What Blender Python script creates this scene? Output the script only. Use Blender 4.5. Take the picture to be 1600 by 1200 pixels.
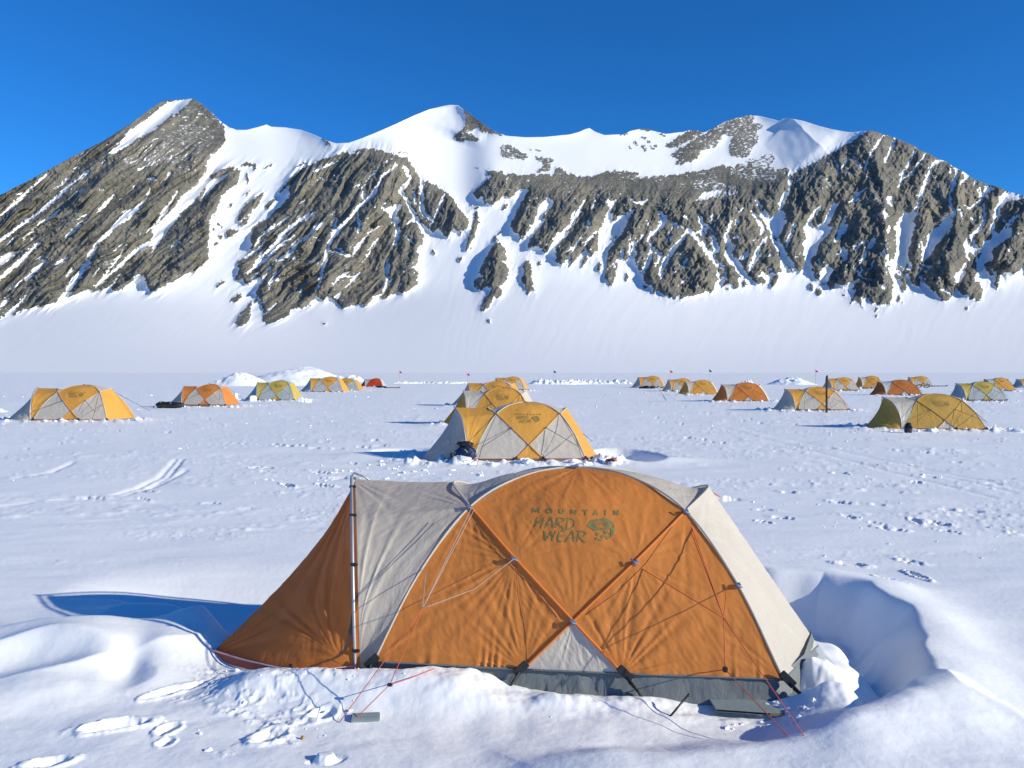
import bpy, math
import numpy as np
from mathutils import Vector, Matrix
from mathutils.bvhtree import BVHTree

# ------------------------------------------------------------------ scene, camera, sky, sun
for o in list(bpy.data.objects):
    bpy.data.objects.remove(o)
SC = bpy.context.scene
COL = SC.collection
F = 1300.0          # focal length in photo pixels (1600 wide)
HY = 580.0          # horizon row
CH = 2.05           # camera height, metres
cam = bpy.data.cameras.new('camera')
cam.sensor_width = 36.0
cam.lens = 36.0 * F / 1600.0
cam.shift_y = -(600.0 - HY) / 1600.0
cam.clip_start = 0.05
cam.clip_end = 60000.0
camo = bpy.data.objects.new('camera', cam)
COL.objects.link(camo)
camo.location = (0, 0, CH)
camo.rotation_euler = (math.radians(90), 0, 0)
SC.camera = camo
SC.render.resolution_x = 1024
SC.render.resolution_y = 768
SC.render.engine = 'CYCLES'
SC.view_settings.view_transform = 'Standard'
SC.view_settings.look = 'None'
SC.view_settings.exposure = 0.2
SC.view_settings.gamma = 1.0

SUN_EL = math.radians(20.5)
SUN_AZ = math.radians(-21.0)     # angle of the sun's ground direction from +X
SD = Vector((math.cos(SUN_AZ) * math.cos(SUN_EL), math.sin(SUN_AZ) * math.cos(SUN_EL), math.sin(SUN_EL)))
world = bpy.data.worlds.new('World')
SC.world = world
world.use_nodes = True
wn = world.node_tree
wn.nodes.clear()
wo = wn.nodes.new('ShaderNodeOutputWorld')
bg = wn.nodes.new('ShaderNodeBackground')
sky = wn.nodes.new('ShaderNodeTexSky')
sky.sky_type = 'NISHITA'
sky.sun_disc = False
sky.sun_elevation = SUN_EL
sky.sun_rotation = math.atan2(SD.x, SD.y)
sky.altitude = 2500.0
sky.air_density = 1.0
sky.dust_density = 0.0
sky.ozone_density = 5.0
hs = wn.nodes.new('ShaderNodeHueSaturation')
hs.inputs['Saturation'].default_value = 1.15
tint = wn.nodes.new('ShaderNodeMix')          # thin polar air: a deeper blue than the model gives
tint.data_type = 'RGBA'
tint.blend_type = 'MULTIPLY'
tint.inputs[0].default_value = 1.0
tint.inputs[7].default_value = (0.53, 1.12, 1.42, 1)
wn.links.new(sky.outputs[0], hs.inputs['Color'])
wn.links.new(hs.outputs[0], tint.inputs[6])
wn.links.new(tint.outputs[2], bg.inputs[0])
bg.inputs[1].default_value = 0.103
wn.links.new(bg.outputs[0], wo.inputs[0])

sl = bpy.data.lights.new('sun', 'SUN')
sl.energy = 5.0
sl.angle = math.radians(0.53)
sl.color = (1.0, 0.93, 0.76)
slo = bpy.data.objects.new('sun', sl)
COL.objects.link(slo)
slo.rotation_euler = (-SD).to_track_quat('-Z', 'Y').to_euler()
slo.location = (0, 0, 30)

# ------------------------------------------------------------------ numeric helpers
def _hash(ix, iy, seed):
    h = (ix.astype(np.int64) * 374761393 + iy.astype(np.int64) * 668265263 + seed * 144665) & 0xFFFFFFFF
    h = ((h ^ (h >> 13)) * 1274126177) & 0xFFFFFFFF
    h = ((h ^ (h >> 16)) * 2246822519) & 0xFFFFFFFF
    return (h ^ (h >> 15)) & 0xFFFF

def noise(x, y, seed=0):
    x = np.asarray(x, dtype=np.float64); y = np.asarray(y, dtype=np.float64)
    ix = np.floor(x); iy = np.floor(y)
    fx = x - ix; fy = y - iy
    ix = ix.astype(np.int64); iy = iy.astype(np.int64)
    ux = fx * fx * fx * (fx * (fx * 6 - 15) + 10)
    uy = fy * fy * fy * (fy * (fy * 6 - 15) + 10)
    def g(dx, dy):
        a = _hash(ix + dx, iy + dy, seed) * (2 * math.pi / 65536.0)
        return np.cos(a) * (fx - dx) + np.sin(a) * (fy - dy)
    n0 = g(0, 0) * (1 - ux) + g(1, 0) * ux
    n1 = g(0, 1) * (1 - ux) + g(1, 1) * ux
    return (n0 * (1 - uy) + n1 * uy) * 1.5

def fbm(x, y, octv=4, seed=0, gain=0.5, lac=2.03):
    a = 1.0; s = 0.0; t = 0.0
    for i in range(octv):
        s = s + a * noise(x, y, seed + i * 17)
        t += a; a *= gain; x = x * lac + 3.1; y = y * lac + 1.7
    return s / t

def ridged(x, y, octv=3, seed=0, gain=0.5):
    a = 1.0; s = 0.0; t = 0.0
    for i in range(octv):
        s = s + a * (1 - 2.2 * np.abs(noise(x, y, seed + i * 13)))
        t += a; a *= gain; x = x * 2.07; y = y * 2.07
    return s / t

def sstep(a, b, x):
    t = np.clip((x - a) / (b - a), 0, 1)
    return t * t * (3 - 2 * t)

def blur(a, s):
    if s <= 0: return a
    r = int(3 * s) + 1
    k = np.exp(-0.5 * (np.arange(-r, r + 1) / s) ** 2); k /= k.sum()
    for ax in (0, 1):
        p = [(0, 0), (0, 0)]; p[ax] = (r, r)
        b = np.pad(a, p, mode='edge')
        out = np.zeros_like(a)
        for i, w in enumerate(k):
            sl_ = [slice(None), slice(None)]
            sl_[ax] = slice(i, i + a.shape[ax])
            out += w * b[tuple(sl_)]
        a = out
    return a

def grid_mesh(name, P, mat, parent=None, smooth=True, wrap=False, attr=None):
    n, m = P.shape[:2]
    me = bpy.data.meshes.new(name)
    idx = np.arange(n * m).reshape(n, m)
    a = idx[:-1, :-1]; b = idx[:-1, 1:]; c = idx[1:, 1:]; d = idx[1:, :-1]
    q = np.stack([a, b, c, d], -1).reshape(-1, 4)
    if wrap:
        q2 = np.stack([idx[:-1, -1], idx[:-1, 0], idx[1:, 0], idx[1:, -1]], -1)
        q = np.concatenate([q, q2])
    me.vertices.add(n * m)
    me.vertices.foreach_set('co', np.ascontiguousarray(P, dtype=np.float32).ravel())
    me.loops.add(q.size)
    me.loops.foreach_set('vertex_index', q.astype(np.int32).ravel())
    me.polygons.add(len(q))
    me.polygons.foreach_set('loop_start', np.arange(0, q.size, 4, dtype=np.int32))
    me.update(calc_edges=True)
    me.polygons.foreach_set('use_smooth', np.full(len(q), smooth, dtype=bool))
    if attr:
        for k, v in attr.items():
            at = me.attributes.new(k, 'FLOAT', 'POINT')
            at.data.foreach_set('value', np.ascontiguousarray(v, dtype=np.float32).ravel())
    me.materials.append(mat)
    me.validate()
    o = bpy.data.objects.new(name, me)
    COL.objects.link(o)
    if parent: o.parent = parent
    return o

class MB:
    """collects shapes into one mesh"""
    def __init__(s): s.v = []; s.f = []; s.sm = []
    def add(s, vs, fs, smooth=True):
        b = len(s.v)
        s.v += [tuple(map(float, v)) for v in vs]
        s.f += [[i + b for i in f] for f in fs]
        s.sm += [smooth] * len(fs)
    def box(s, c, size, rot=None, bev=0.0):
        hx, hy, hz = [k / 2 for k in size]
        R = rot if rot is not None else Matrix.Identity(3)
        if bev <= 0:
            vs = [Vector((x, y, z)) for x in (-hx, hx) for y in (-hy, hy) for z in (-hz, hz)]
            fs = [(0, 1, 3, 2), (4, 6, 7, 5), (0, 4, 5, 1), (2, 3, 7, 6), (0, 2, 6, 4), (1, 5, 7, 3)]
            s.add([R @ v + Vector(c) for v in vs], fs, False)
        else:
            import bmesh
            bm = bmesh.new()
            bmesh.ops.create_cube(bm, size=1)
            for v in bm.verts: v.co = Vector((v.co.x * size[0], v.co.y * size[1], v.co.z * size[2]))
            bmesh.ops.bevel(bm, geom=bm.edges[:], offset=bev, segments=2, affect='EDGES')
            bm.verts.index_update()
            s.add([R @ v.co + Vector(c) for v in bm.verts], [[v.index for v in f.verts] for f in bm.faces], False)
            bm.free()
    def tube(s, pts, r, n=6, r2=None, cap=True):
        pts = [Vector(p) for p in pts]
        L = len(pts); vs = []; fs = []
        up = Vector((0, 0, 1)); prev = None
        for i, p in enumerate(pts):
            t = (pts[min(i + 1, L - 1)] - pts[max(i - 1, 0)])
            if t.length < 1e-9: t = Vector((0, 0, 1))
            t.normalize()
            if prev is None:
                a = t.cross(up)
                if a.length < 1e-3: a = t.cross(Vector((1, 0, 0)))
            else:
                a = prev - t * prev.dot(t)
            a.normalize(); prev = a
            b = t.cross(a)
            rr = r if r2 is None else r + (r2 - r) * i / max(1, L - 1)
            for k in range(n):
                an = 2 * math.pi * k / n
                vs.append(p + (a * math.cos(an) + b * math.sin(an)) * rr)
        for i in range(L - 1):
            for k in range(n):
                fs.append((i * n + k, i * n + (k + 1) % n, (i + 1) * n + (k + 1) % n, (i + 1) * n + k))
        if cap:
            fs.append(tuple(range(n - 1, -1, -1)))
            fs.append(tuple((L - 1) * n + k for k in range(n)))
        s.add(vs, fs)
    def blob(s, c, r, seed=0, amp=0.2, n=14, fr=1.5, rot=0.0, flat=None):
        vs = []; fs = []
        m = n
        ca, sa = math.cos(rot), math.sin(rot)
        for i in range(m + 1):
            th = math.pi * i / m
            for k in range(2 * n):
                ph = 2 * math.pi * k / (2 * n)
                d = Vector((math.sin(th) * math.cos(ph), math.sin(th) * math.sin(ph), math.cos(th)))
                a = d.x * fr + 7.3 * seed + 1.7 * d.z; b = d.y * fr + 2.1 * seed - 1.3 * d.z
                w = 1 + amp * float(fbm(np.array([a]), np.array([b]), 3, 5 + seed)[0]) * 1.6
                x, y, z = d.x * r[0] * w, d.y * r[1] * w, d.z * r[2] * w
                if flat is not None: z = max(z, flat)
                vs.append((c[0] + x * ca - y * sa, c[1] + x * sa + y * ca, c[2] + z))
        for i in range(m):
            for k in range(2 * n):
                fs.append((i * 2 * n + k, (i + 1) * 2 * n + k, (i + 1) * 2 * n + (k + 1) % (2 * n), i * 2 * n + (k + 1) % (2 * n)))
        s.add(vs, fs)
    def build(s, name, mat, parent=None):
        me = bpy.data.meshes.new(name)
        me.from_pydata(s.v, [], s.f)
        me.polygons.foreach_set('use_smooth', s.sm)
        me.materials.append(mat)
        me.update()
        o = bpy.data.objects.new(name, me)
        COL.objects.link(o)
        if parent: o.parent = parent
        return o

def tag(o, label=None, cat=None, group=None, kind=None):
    if label: o['label'] = label
    if cat: o['category'] = cat
    if group: o['group'] = group
    if kind: o['kind'] = kind
    return o

def empty(name, loc, rz=0.0, sc=(1, 1, 1)):
    o = bpy.data.objects.new(name, None)
    o.empty_display_size = 0.3
    COL.objects.link(o)
    o.location = loc; o.rotation_euler = (0, 0, rz); o.scale = sc
    return o

def W(px, py, D):
    return Vector(((px - 800) / F * D, D, CH + (HY - py) / F * D))

def G(px, py, z=0.0):
    D = (CH - z) * F / (py - HY)
    return Vector(((px - 800) / F * D, D, z))

# ------------------------------------------------------------------ materials
def newmat(name):
    m = bpy.data.materials.new(name)
    m.use_nodes = True
    nt = m.node_tree
    p = nt.nodes['Principled BSDF']
    return m, nt, p

def nd(nt, typ, **kw):
    n = nt.nodes.new(typ)
    for k, v in kw.items():
        if k.startswith('i_'):
            key = k[2:].replace('_', ' ')
            n.inputs[int(key) if key.isdigit() else key].default_value = v
        else:
            setattr(n, k, v)
    return n

def plain(name, col, rough=0.6, metal=0.0, var=0.12, scale=20.0, bump=0.0):
    m, nt, p = newmat(name)
    tc = nd(nt, 'ShaderNodeTexCoord')
    no = nd(nt, 'ShaderNodeTexNoise', i_Scale=scale, i_Detail=4.0)
    nt.links.new(tc.outputs['Object'], no.inputs['Vector'])
    mx = nd(nt, 'ShaderNodeMix', data_type='RGBA')
    mx.inputs[6].default_value = tuple(c * (1 - var) for c in col) + (1,)
    mx.inputs[7].default_value = tuple(min(1, c * (1 + var)) for c in col) + (1,)
    nt.links.new(no.outputs['Fac'], mx.inputs[0])
    nt.links.new(mx.outputs[2], p.inputs['Base Color'])
    p.inputs['Roughness'].default_value = rough
    p.inputs['Metallic'].default_value = metal
    if bump:
        b = nd(nt, 'ShaderNodeBump', i_Strength=bump, i_Distance=0.01)
        nt.links.new(no.outputs['Fac'], b.inputs['Height'])
        nt.links.new(b.outputs[0], p.inputs['Normal'])
    return m

def fabric(name, col, trans=0.22, crink=0.5, rough=0.55):
    m, nt, p = newmat(name)
    out = nt.nodes['Material Output']
    tc = nd(nt, 'ShaderNodeTexCoord')
    n1 = nd(nt, 'ShaderNodeTexNoise', i_Scale=3.0, i_Detail=5.0, i_Roughness=0.6)
    nt.links.new(tc.outputs['Object'], n1.inputs['Vector'])
    mp = nd(nt, 'ShaderNodeMapping')
    mp.inputs['Scale'].default_value = (14, 14, 8)
    nt.links.new(tc.outputs['Object'], mp.inputs['Vector'])
    n2 = nd(nt, 'ShaderNodeTexNoise', i_Scale=1.0, i_Detail=6.0, i_Roughness=0.62, i_Distortion=0.8)
    nt.links.new(mp.outputs[0], n2.inputs['Vector'])
    n3 = nd(nt, 'ShaderNodeTexNoise', i_Scale=340.0, i_Detail=1.0)
    nt.links.new(tc.outputs['Object'], n3.inputs['Vector'])
    mx = nd(nt, 'ShaderNodeMix', data_type='RGBA')
    mx.inputs[6].default_value = tuple(c * 0.86 for c in col) + (1,)
    mx.inputs[7].default_value = tuple(min(1, c * 1.1) for c in col) + (1,)
    nt.links.new(n1.outputs['Fac'], mx.inputs[0])
    b = nd(nt, 'ShaderNodeBump', i_Strength=crink, i_Distance=0.008)
    nt.links.new(n2.outputs['Fac'], b.inputs['Height'])
    b2 = nd(nt, 'ShaderNodeBump', i_Strength=0.18, i_Distance=0.001)
    nt.links.new(n3.outputs['Fac'], b2.inputs['Height'])
    nt.links.new(b.outputs[0], b2.inputs['Normal'])
    nt.links.new(mx.outputs[2], p.inputs['Base Color'])
    nt.links.new(b2.outputs[0], p.inputs['Normal'])
    p.inputs['Roughness'].default_value = rough
    p.inputs['Specular IOR Level'].default_value = 0.3
    tr = nd(nt, 'ShaderNodeBsdfTranslucent')
    nt.links.new(mx.outputs[2], tr.inputs['Color'])
    nt.links.new(b.outputs[0], tr.inputs['Normal'])
    ms = nd(nt, 'ShaderNodeMixShader')
    ms.inputs[0].default_value = trans
    nt.links.new(p.outputs[0], ms.inputs[1])
    nt.links.new(tr.outputs[0], ms.inputs[2])
    nt.links.new(ms.outputs[0], out.inputs['Surface'])
    return m

def snow_mat(name, base=(0.87, 0.885, 0.89), sparkle=True):
    m, nt, p = newmat(name)
    geo = nd(nt, 'ShaderNodeNewGeometry')
    n1 = nd(nt, 'ShaderNodeTexNoise', i_Scale=0.6, i_Detail=6.0, i_Roughness=0.6)
    nt.links.new(geo.outputs['Position'], n1.inputs['Vector'])
    mx = nd(nt, 'ShaderNodeMix', data_type='RGBA')
    mx.inputs[6].default_value = tuple(c * 0.965 for c in base) + (1,)
    mx.inputs[7].default_value = tuple(min(0.96, c * 1.02) for c in base) + (1,)
    nt.links.new(n1.outputs['Fac'], mx.inputs[0])
    nt.links.new(mx.outputs[2], p.inputs['Base Color'])
    p.inputs['Roughness'].default_value = 0.62
    p.inputs['Specular IOR Level'].default_value = 0.25
    # wind grain, finer near the camera
    mp = nd(nt, 'ShaderNodeMapping')
    mp.inputs['Scale'].default_value = (1.0, 2.6, 1.0)
    mp.inputs['Rotation'].default_value = (0, 0, math.radians(12))
    nt.links.new(geo.outputs['Position'], mp.inputs['Vector'])
    n2 = nd(nt, 'ShaderNodeTexNoise', i_Scale=3.2, i_Detail=8.0, i_Roughness=0.66)
    nt.links.new(mp.outputs[0], n2.inputs['Vector'])
    n3 = nd(nt, 'ShaderNodeTexNoise', i_Scale=75.0, i_Detail=4.0, i_Roughness=0.7)
    nt.links.new(geo.outputs['Position'], n3.inputs['Vector'])
    b = nd(nt, 'ShaderNodeBump', i_Strength=0.22, i_Distance=0.02)
    nt.links.new(n2.outputs['Fac'], b.inputs['Height'])
    b2 = nd(nt, 'ShaderNodeBump', i_Strength=0.5, i_Distance=0.0028)
    nt.links.new(n3.outputs['Fac'], b2.inputs['Height'])
    nt.links.new(b.outputs[0], b2.inputs['Normal'])
    nt.links.new(b2.outputs[0], p.inputs['Normal'])
    return m

M = {}
M['snow'] = snow_mat('snow')
M['orange'] = fabric('orange_fabric', (0.80, 0.295, 0.07), 0.38, 0.4)
M['orange2'] = fabric('dull_orange_fabric', (0.60, 0.20, 0.05), 0.3)
M['gold'] = fabric('gold_fabric', (0.80, 0.41, 0.085), 0.3)
M['gold2'] = fabric('dull_gold_fabric', (0.64, 0.39, 0.09), 0.3)
M['olive'] = fabric('yellow_fabric', (0.56, 0.42, 0.10), 0.2)
M['red'] = fabric('red_fabric', (0.62, 0.075, 0.02), 0.2)
M['cream'] = fabric('cream_fabric', (0.66, 0.615, 0.535), 0.30)
M['grey'] = fabric('grey_fabric', (0.46, 0.50, 0.50), 0.18)
M['thin_orange'] = fabric('thin_orange_fabric', (0.92, 0.33, 0.085), 0.58, 0.4)
M['thin_cream'] = fabric('thin_cream_fabric', (0.68, 0.63, 0.55), 0.42)
M['tub'] = fabric('grey_floor_fabric', (0.17, 0.19, 0.195), 0.05, 0.9)
M['trim'] = plain('red_trim', (0.55, 0.07, 0.02), 0.6)
M['tape'] = plain('white_tape', (0.55, 0.5, 0.55), 0.6)
M['metal'] = plain('pole_metal', (0.42, 0.42, 0.44), 0.5, 0.6)
M['black'] = plain('black_webbing', (0.02, 0.02, 0.022), 0.7, bump=0.4)
M['hub'] = plain('grey_blue_plastic', (0.16, 0.19, 0.3), 0.4)
M['redcord'] = plain('red_cord', (0.55, 0.09, 0.03), 0.7)
M['palecord'] = plain('pale_cord', (0.36, 0.28, 0.25), 0.7)
M['print'] = plain('olive_print', (0.19, 0.175, 0.06), 0.7)
M['printdark'] = plain('faded_print', (0.24, 0.18, 0.05), 0.7)
M['wood'] = plain('grey_board', (0.22, 0.27, 0.28), 0.7, scale=9, bump=0.5)
M['woodedge'] = plain('board_edge', (0.35, 0.22, 0.09), 0.7)
M['navy'] = plain('navy_nylon', (0.01, 0.018, 0.085), 0.6, bump=0.6)
M['blackbag'] = plain('black_nylon', (0.012, 0.013, 0.015), 0.5, bump=0.7)
M['lime'] = plain('lime_webbing', (0.4, 0.6, 0.1), 0.6)
M['flagred'] = plain('flag_red', (0.6, 0.02, 0.05), 0.6)
M['flagpink'] = plain('flag_magenta', (0.6, 0.02, 0.2), 0.6)
M['flagdark'] = plain('flag_dark', (0.015, 0.02, 0.05), 0.6)
M['cane'] = plain('bamboo', (0.4, 0.33, 0.2), 0.6)
M['stake'] = plain('stake_metal', (0.03, 0.03, 0.035), 0.4, 0.5)
M['rubber'] = plain('black_rubber', (0.02, 0.02, 0.02), 0.8)
M['yellow'] = plain('yellow_paint', (0.6, 0.4, 0.03), 0.5)
# ------------------------------------------------------------------ mountain, traced rock outlines (tile coordinates -> photo pixels)
def T(ox, oy, s):
    return lambda pts: [(ox + x / s, oy + y / s) for x, y in pts]
s57 = 5.7143
t0 = lambda pts: pts
t1 = T(0, 140, s57); t2 = T(0, 320, s57); t3 = T(260, 200, s57); t4 = T(300, 330, s57)
t5 = T(520, 220, s57); t6 = T(500, 320, s57)
u1 = T(740, 180, s57); u2 = T(740, 300, s57); u3 = T(980, 160, s57); u4 = T(980, 300, s57)
u5 = T(1220, 180, 8.0); u6 = T(1220, 300, s57); u7 = T(1400, 220, 8.0); u8 = T(1400, 340, 7.06)
MX0, MX1, MY0, MY1 = -720, 2320, 130, 640
MR = np.zeros((MY1 - MY0, MX1 - MX0))
def paint_poly(pts, val):
    p = np.array(pts, float)
    x0 = max(int(p[:, 0].min()) - 1, MX0); x1 = min(int(p[:, 0].max()) + 2, MX1)
    y0 = max(int(p[:, 1].min()) - 1, MY0); y1 = min(int(p[:, 1].max()) + 2, MY1)
    if x1 <= x0 or y1 <= y0: return
    X, Y = np.meshgrid(np.arange(x0, x1) + 0.5, np.arange(y0, y1) + 0.5)
    ins = np.zeros(X.shape, bool)
    n = len(p)
    for i in range(n):
        xa, ya = p[i]; xb, yb_ = p[(i + 1) % n]
        if ya == yb_: continue
        c = ((ya > Y) != (yb_ > Y)) & (X < (xb - xa) * (Y - ya) / (yb_ - ya) + xa)
        ins ^= c
    MR[y0 - MY0:y1 - MY0, x0 - MX0:x1 - MX0][ins] = val
def segdist(X, Y, pts):
    d = np.full(X.shape, 1e9); side = np.zeros(X.shape); tt = np.zeros(X.shape)
    n = len(pts) - 1
    for i in range(n):
        xa, ya = pts[i]; xb, yb_ = pts[i + 1]
        vx, vy = xb - xa, yb_ - ya
        L = vx * vx + vy * vy + 1e-9
        t = np.clip(((X - xa) * vx + (Y - ya) * vy) / L, 0, 1)
        dx = X - xa - t * vx; dy = Y - ya - t * vy
        dd = np.hypot(dx, dy)
        m = dd < d
        d = np.where(m, dd, d)
        side = np.where(m, vx * dy - vy * dx, side)
        tt = np.where(m, (i + t) / n, tt)
    return d, side, tt
def paint_line(pts, w, val):
    p = np.array(pts, float)
    x0 = max(int(p[:, 0].min() - w) - 1, MX0); x1 = min(int(p[:, 0].max() + w) + 2, MX1)
    y0 = max(int(p[:, 1].min() - w) - 1, MY0); y1 = min(int(p[:, 1].max() + w) + 2, MY1)
    if x1 <= x0 or y1 <= y0: return
    X, Y = np.meshgrid(np.arange(x0, x1) + 0.5, np.arange(y0, y1) + 0.5)
    d, _, t = segdist(X, Y, pts)
    ww = w / 2 * (1 - 0.35 * np.abs(2 * t - 1))
    a = np.clip(ww - d + 0.5, 0, 1)
    v = MR[y0 - MY0:y1 - MY0, x0 - MX0:x1 - MX0]
    v[...] = v * (1 - a) + val * a
def S(tr, pts, w, val=0.0, sc=s57):
    p = tr(pts)
    if len(p) == 1: p = [p[0], (p[0][0] + 0.5, p[0][1] + 0.5)]
    paint_line(p, w / sc * (1.1 if val > 0 else 0.88), val)
def PP(tr, pts, val): paint_poly(tr(pts), val)

# -- rock masses
PP(t0, [(-720, 640), (-720, 420), (-200, 360), (0, 290), (120, 230), (200, 185), (248, 155), (270, 150), (300, 148), (322, 164), (350, 196), (353, 219), (340, 235), (327, 246), (322, 262), (330, 272), (366, 262), (372, 287), (347, 305), (344, 314), (337, 333), (328, 343), (328, 363), (325, 384), (327, 405), (314, 417), (300, 424), (287, 430), (270, 440), (248, 453), (234, 458), (224, 428), (210, 435), (189, 454), (175, 455), (173, 448), (150, 456), (138, 451), (122, 460), (107, 465), (100, 458), (88, 472), (70, 478), (58, 478), (40, 483), (20, 493), (18, 487), (0, 498), (-200, 540), (-500, 560)], 1)
PP(t0, [(469, 265), (500, 250), (540, 238), (574, 233), (597, 235), (618, 241), (632, 249), (640, 262), (652, 272), (664, 284), (690, 300), (700, 304), (710, 312), (712, 320), (732, 342), (730, 356), (716, 362), (709, 356), (700, 370), (695, 370), (686, 357), (676, 362), (667, 356), (650, 348), (663, 370), (660, 382), (651, 385), (655, 400), (652, 410), (645, 418), (653, 425), (652, 444), (630, 458), (620, 456), (603, 466), (586, 465), (572, 478), (556, 475), (535, 482), (526, 472), (512, 464), (505, 470), (495, 460), (485, 476), (470, 482), (453, 484), (452, 494), (435, 500), (418, 507), (410, 500), (412, 485), (403, 470), (398, 474), (400, 455), (410, 440), (404, 432), (386, 445), (378, 435), (366, 438), (372, 424), (371, 410), (386, 398), (395, 385), (390, 372), (396, 355), (406, 347), (418, 342), (440, 320), (452, 308), (454, 290), (445, 288)], 1)
PP(u1, [(110, 500), (240, 500), (330, 550), (500, 570), (640, 570), (720, 520), (740, 460), (800, 480), (830, 520), (1000, 560), (1100, 540), (1180, 500), (1320, 490), (1600, 540), (1700, 540), (2000, 500), (2200, 450), (2400, 470), (2500, 480), (2800, 480), (3000, 480), (3100, 380), (3300, 240), (3500, 120), (3650, 180), (3850, 300), (3850, 1050), (3600, 1150), (3200, 1400), (2800, 1400), (2400, 1440), (2200, 1550), (1810, 1650), (1700, 1600), (1530, 1490), (1430, 1300), (1300, 1280), (1270, 1430), (1230, 1530), (1170, 1460), (1180, 1340), (1200, 1210), (1320, 1060), (1380, 950), (1440, 830), (1350, 890), (1300, 890), (1240, 970), (1230, 860), (1280, 750), (1230, 770), (1200, 760), (1210, 820), (1180, 910), (1120, 1040), (1110, 1210), (1050, 1270), (1000, 1180), (960, 1230), (900, 1310), (850, 1370), (870, 1260), (860, 1260), (800, 1330), (770, 1330), (730, 1310), (740, 1250), (730, 1190), (800, 1100), (850, 1080), (850, 1040), (800, 1040), (740, 1050), (700, 1130), (670, 1230), (620, 1230), (600, 1180), (560, 1170), (480, 1190), (490, 1140), (520, 1080), (600, 990), (670, 920), (600, 920), (640, 870), (720, 780), (660, 730), (590, 800), (560, 920), (500, 1020), (410, 1130), (400, 1070), (380, 1060), (320, 980), (370, 900), (420, 780), (500, 650), (400, 660), (340, 740), (270, 720), (180, 800), (90, 790), (90, 730), (30, 760), (0, 690), (60, 630), (160, 540)], 1)
# right massif beyond
PP(t0, [(1220, 270), (1240, 262), (1354, 200), (1375, 205), (1400, 214), (1428, 226), (1451, 238), (1478, 249), (1499, 264), (1539, 286), (1560, 290), (1600, 303), (1800, 360), (2320, 520), (2320, 600), (1900, 520), (1700, 450), (1600, 405), (1597, 420), (1582, 428), (1574, 425), (1563, 430), (1560, 450), (1553, 447), (1558, 430), (1548, 430), (1536, 415), (1532, 430), (1534, 465), (1525, 470), (1510, 460), (1500, 458), (1495, 450), (1493, 440), (1490, 458), (1478, 472), (1470, 468), (1462, 455), (1458, 457), (1446, 442), (1436, 430), (1438, 450), (1425, 443), (1418, 425), (1400, 410), (1395, 420), (1386, 418), (1396, 440), (1393, 475), (1372, 476), (1360, 465), (1345, 464), (1350, 485), (1341, 468), (1327, 476), (1338, 455), (1344, 434), (1320, 447), (1303, 442), (1302, 453), (1292, 445), (1296, 420), (1286, 422), (1280, 440), (1271, 430), (1273, 418), (1268, 410), (1256, 410), (1246, 427), (1239, 420), (1231, 391), (1220, 378)], 1)
# -- snow polygons and streaks cut into the rock
PP(t3, [(400, 230), (350, 400), (280, 500), (200, 560), (100, 660), (0, 790), (-120, 900), (-120, 1080), (0, 940), (100, 800), (200, 700), (330, 620), (450, 500), (560, 420), (600, 390), (400, 460), (395, 400), (620, 340), (620, 200)], 0)
S(t3, [(350, 540), (240, 690)], 28, 1); S(t3, [(190, 725), (150, 755)], 20, 1); S(t3, [(500, 520), (400, 640), (250, 740), (150, 840), (30, 980)], 50, 1)
PP(t1, [(1720, 80), (1600, 95), (1500, 110), (1420, 160), (1370, 220), (1240, 310), (1170, 360), (1100, 440), (1040, 500), (960, 570), (1010, 570), (1100, 520), (1250, 430), (1400, 340), (1500, 260), (1600, 200), (1680, 130)], 0)
for p, w in [([(440, 745), (250, 910), (100, 1040), (0, 1120)], 32), ([(790, 730), (640, 850), (480, 990), (330, 1110), (200, 1200)], 34), ([(530, 1070), (380, 1190)], 22),
             ([(640, 765), (560, 840), (480, 890)], 18), ([(940, 620), (905, 680)], 16), ([(700, 680), (640, 720)], 12), ([(1030, 940), (880, 1070)], 28), ([(1340, 880), (1320, 960), (1230, 1050), (1150, 1150), (1060, 1200)], 36),
             ([(1240, 715), (1380, 650)], 28), ([(1310, 790), (1400, 810)], 26), ([(1590, 900), (1520, 1010), (1450, 1110), (1400, 1190)], 30), ([(1600, 380), (1480, 460), (1400, 500)], 26), ([(1590, 590), (1500, 640)], 24), ([(1430, 420), (1320, 480)], 14),
             ([(1500, 540), (1420, 600)], 16), ([(1200, 850), (1190, 900)], 14), ([(1520, 740), (1450, 860)], 18), ([(890, 890), (930, 910)], 16), ([(150, 940), (210, 910)], 18), ([(60, 1140), (80, 1100)], 30), ([(720, 1190), (780, 1150)], 20), ([(1140, 1080), (1080, 1110)], 20)]:
    S(t1, p, w)
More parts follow.
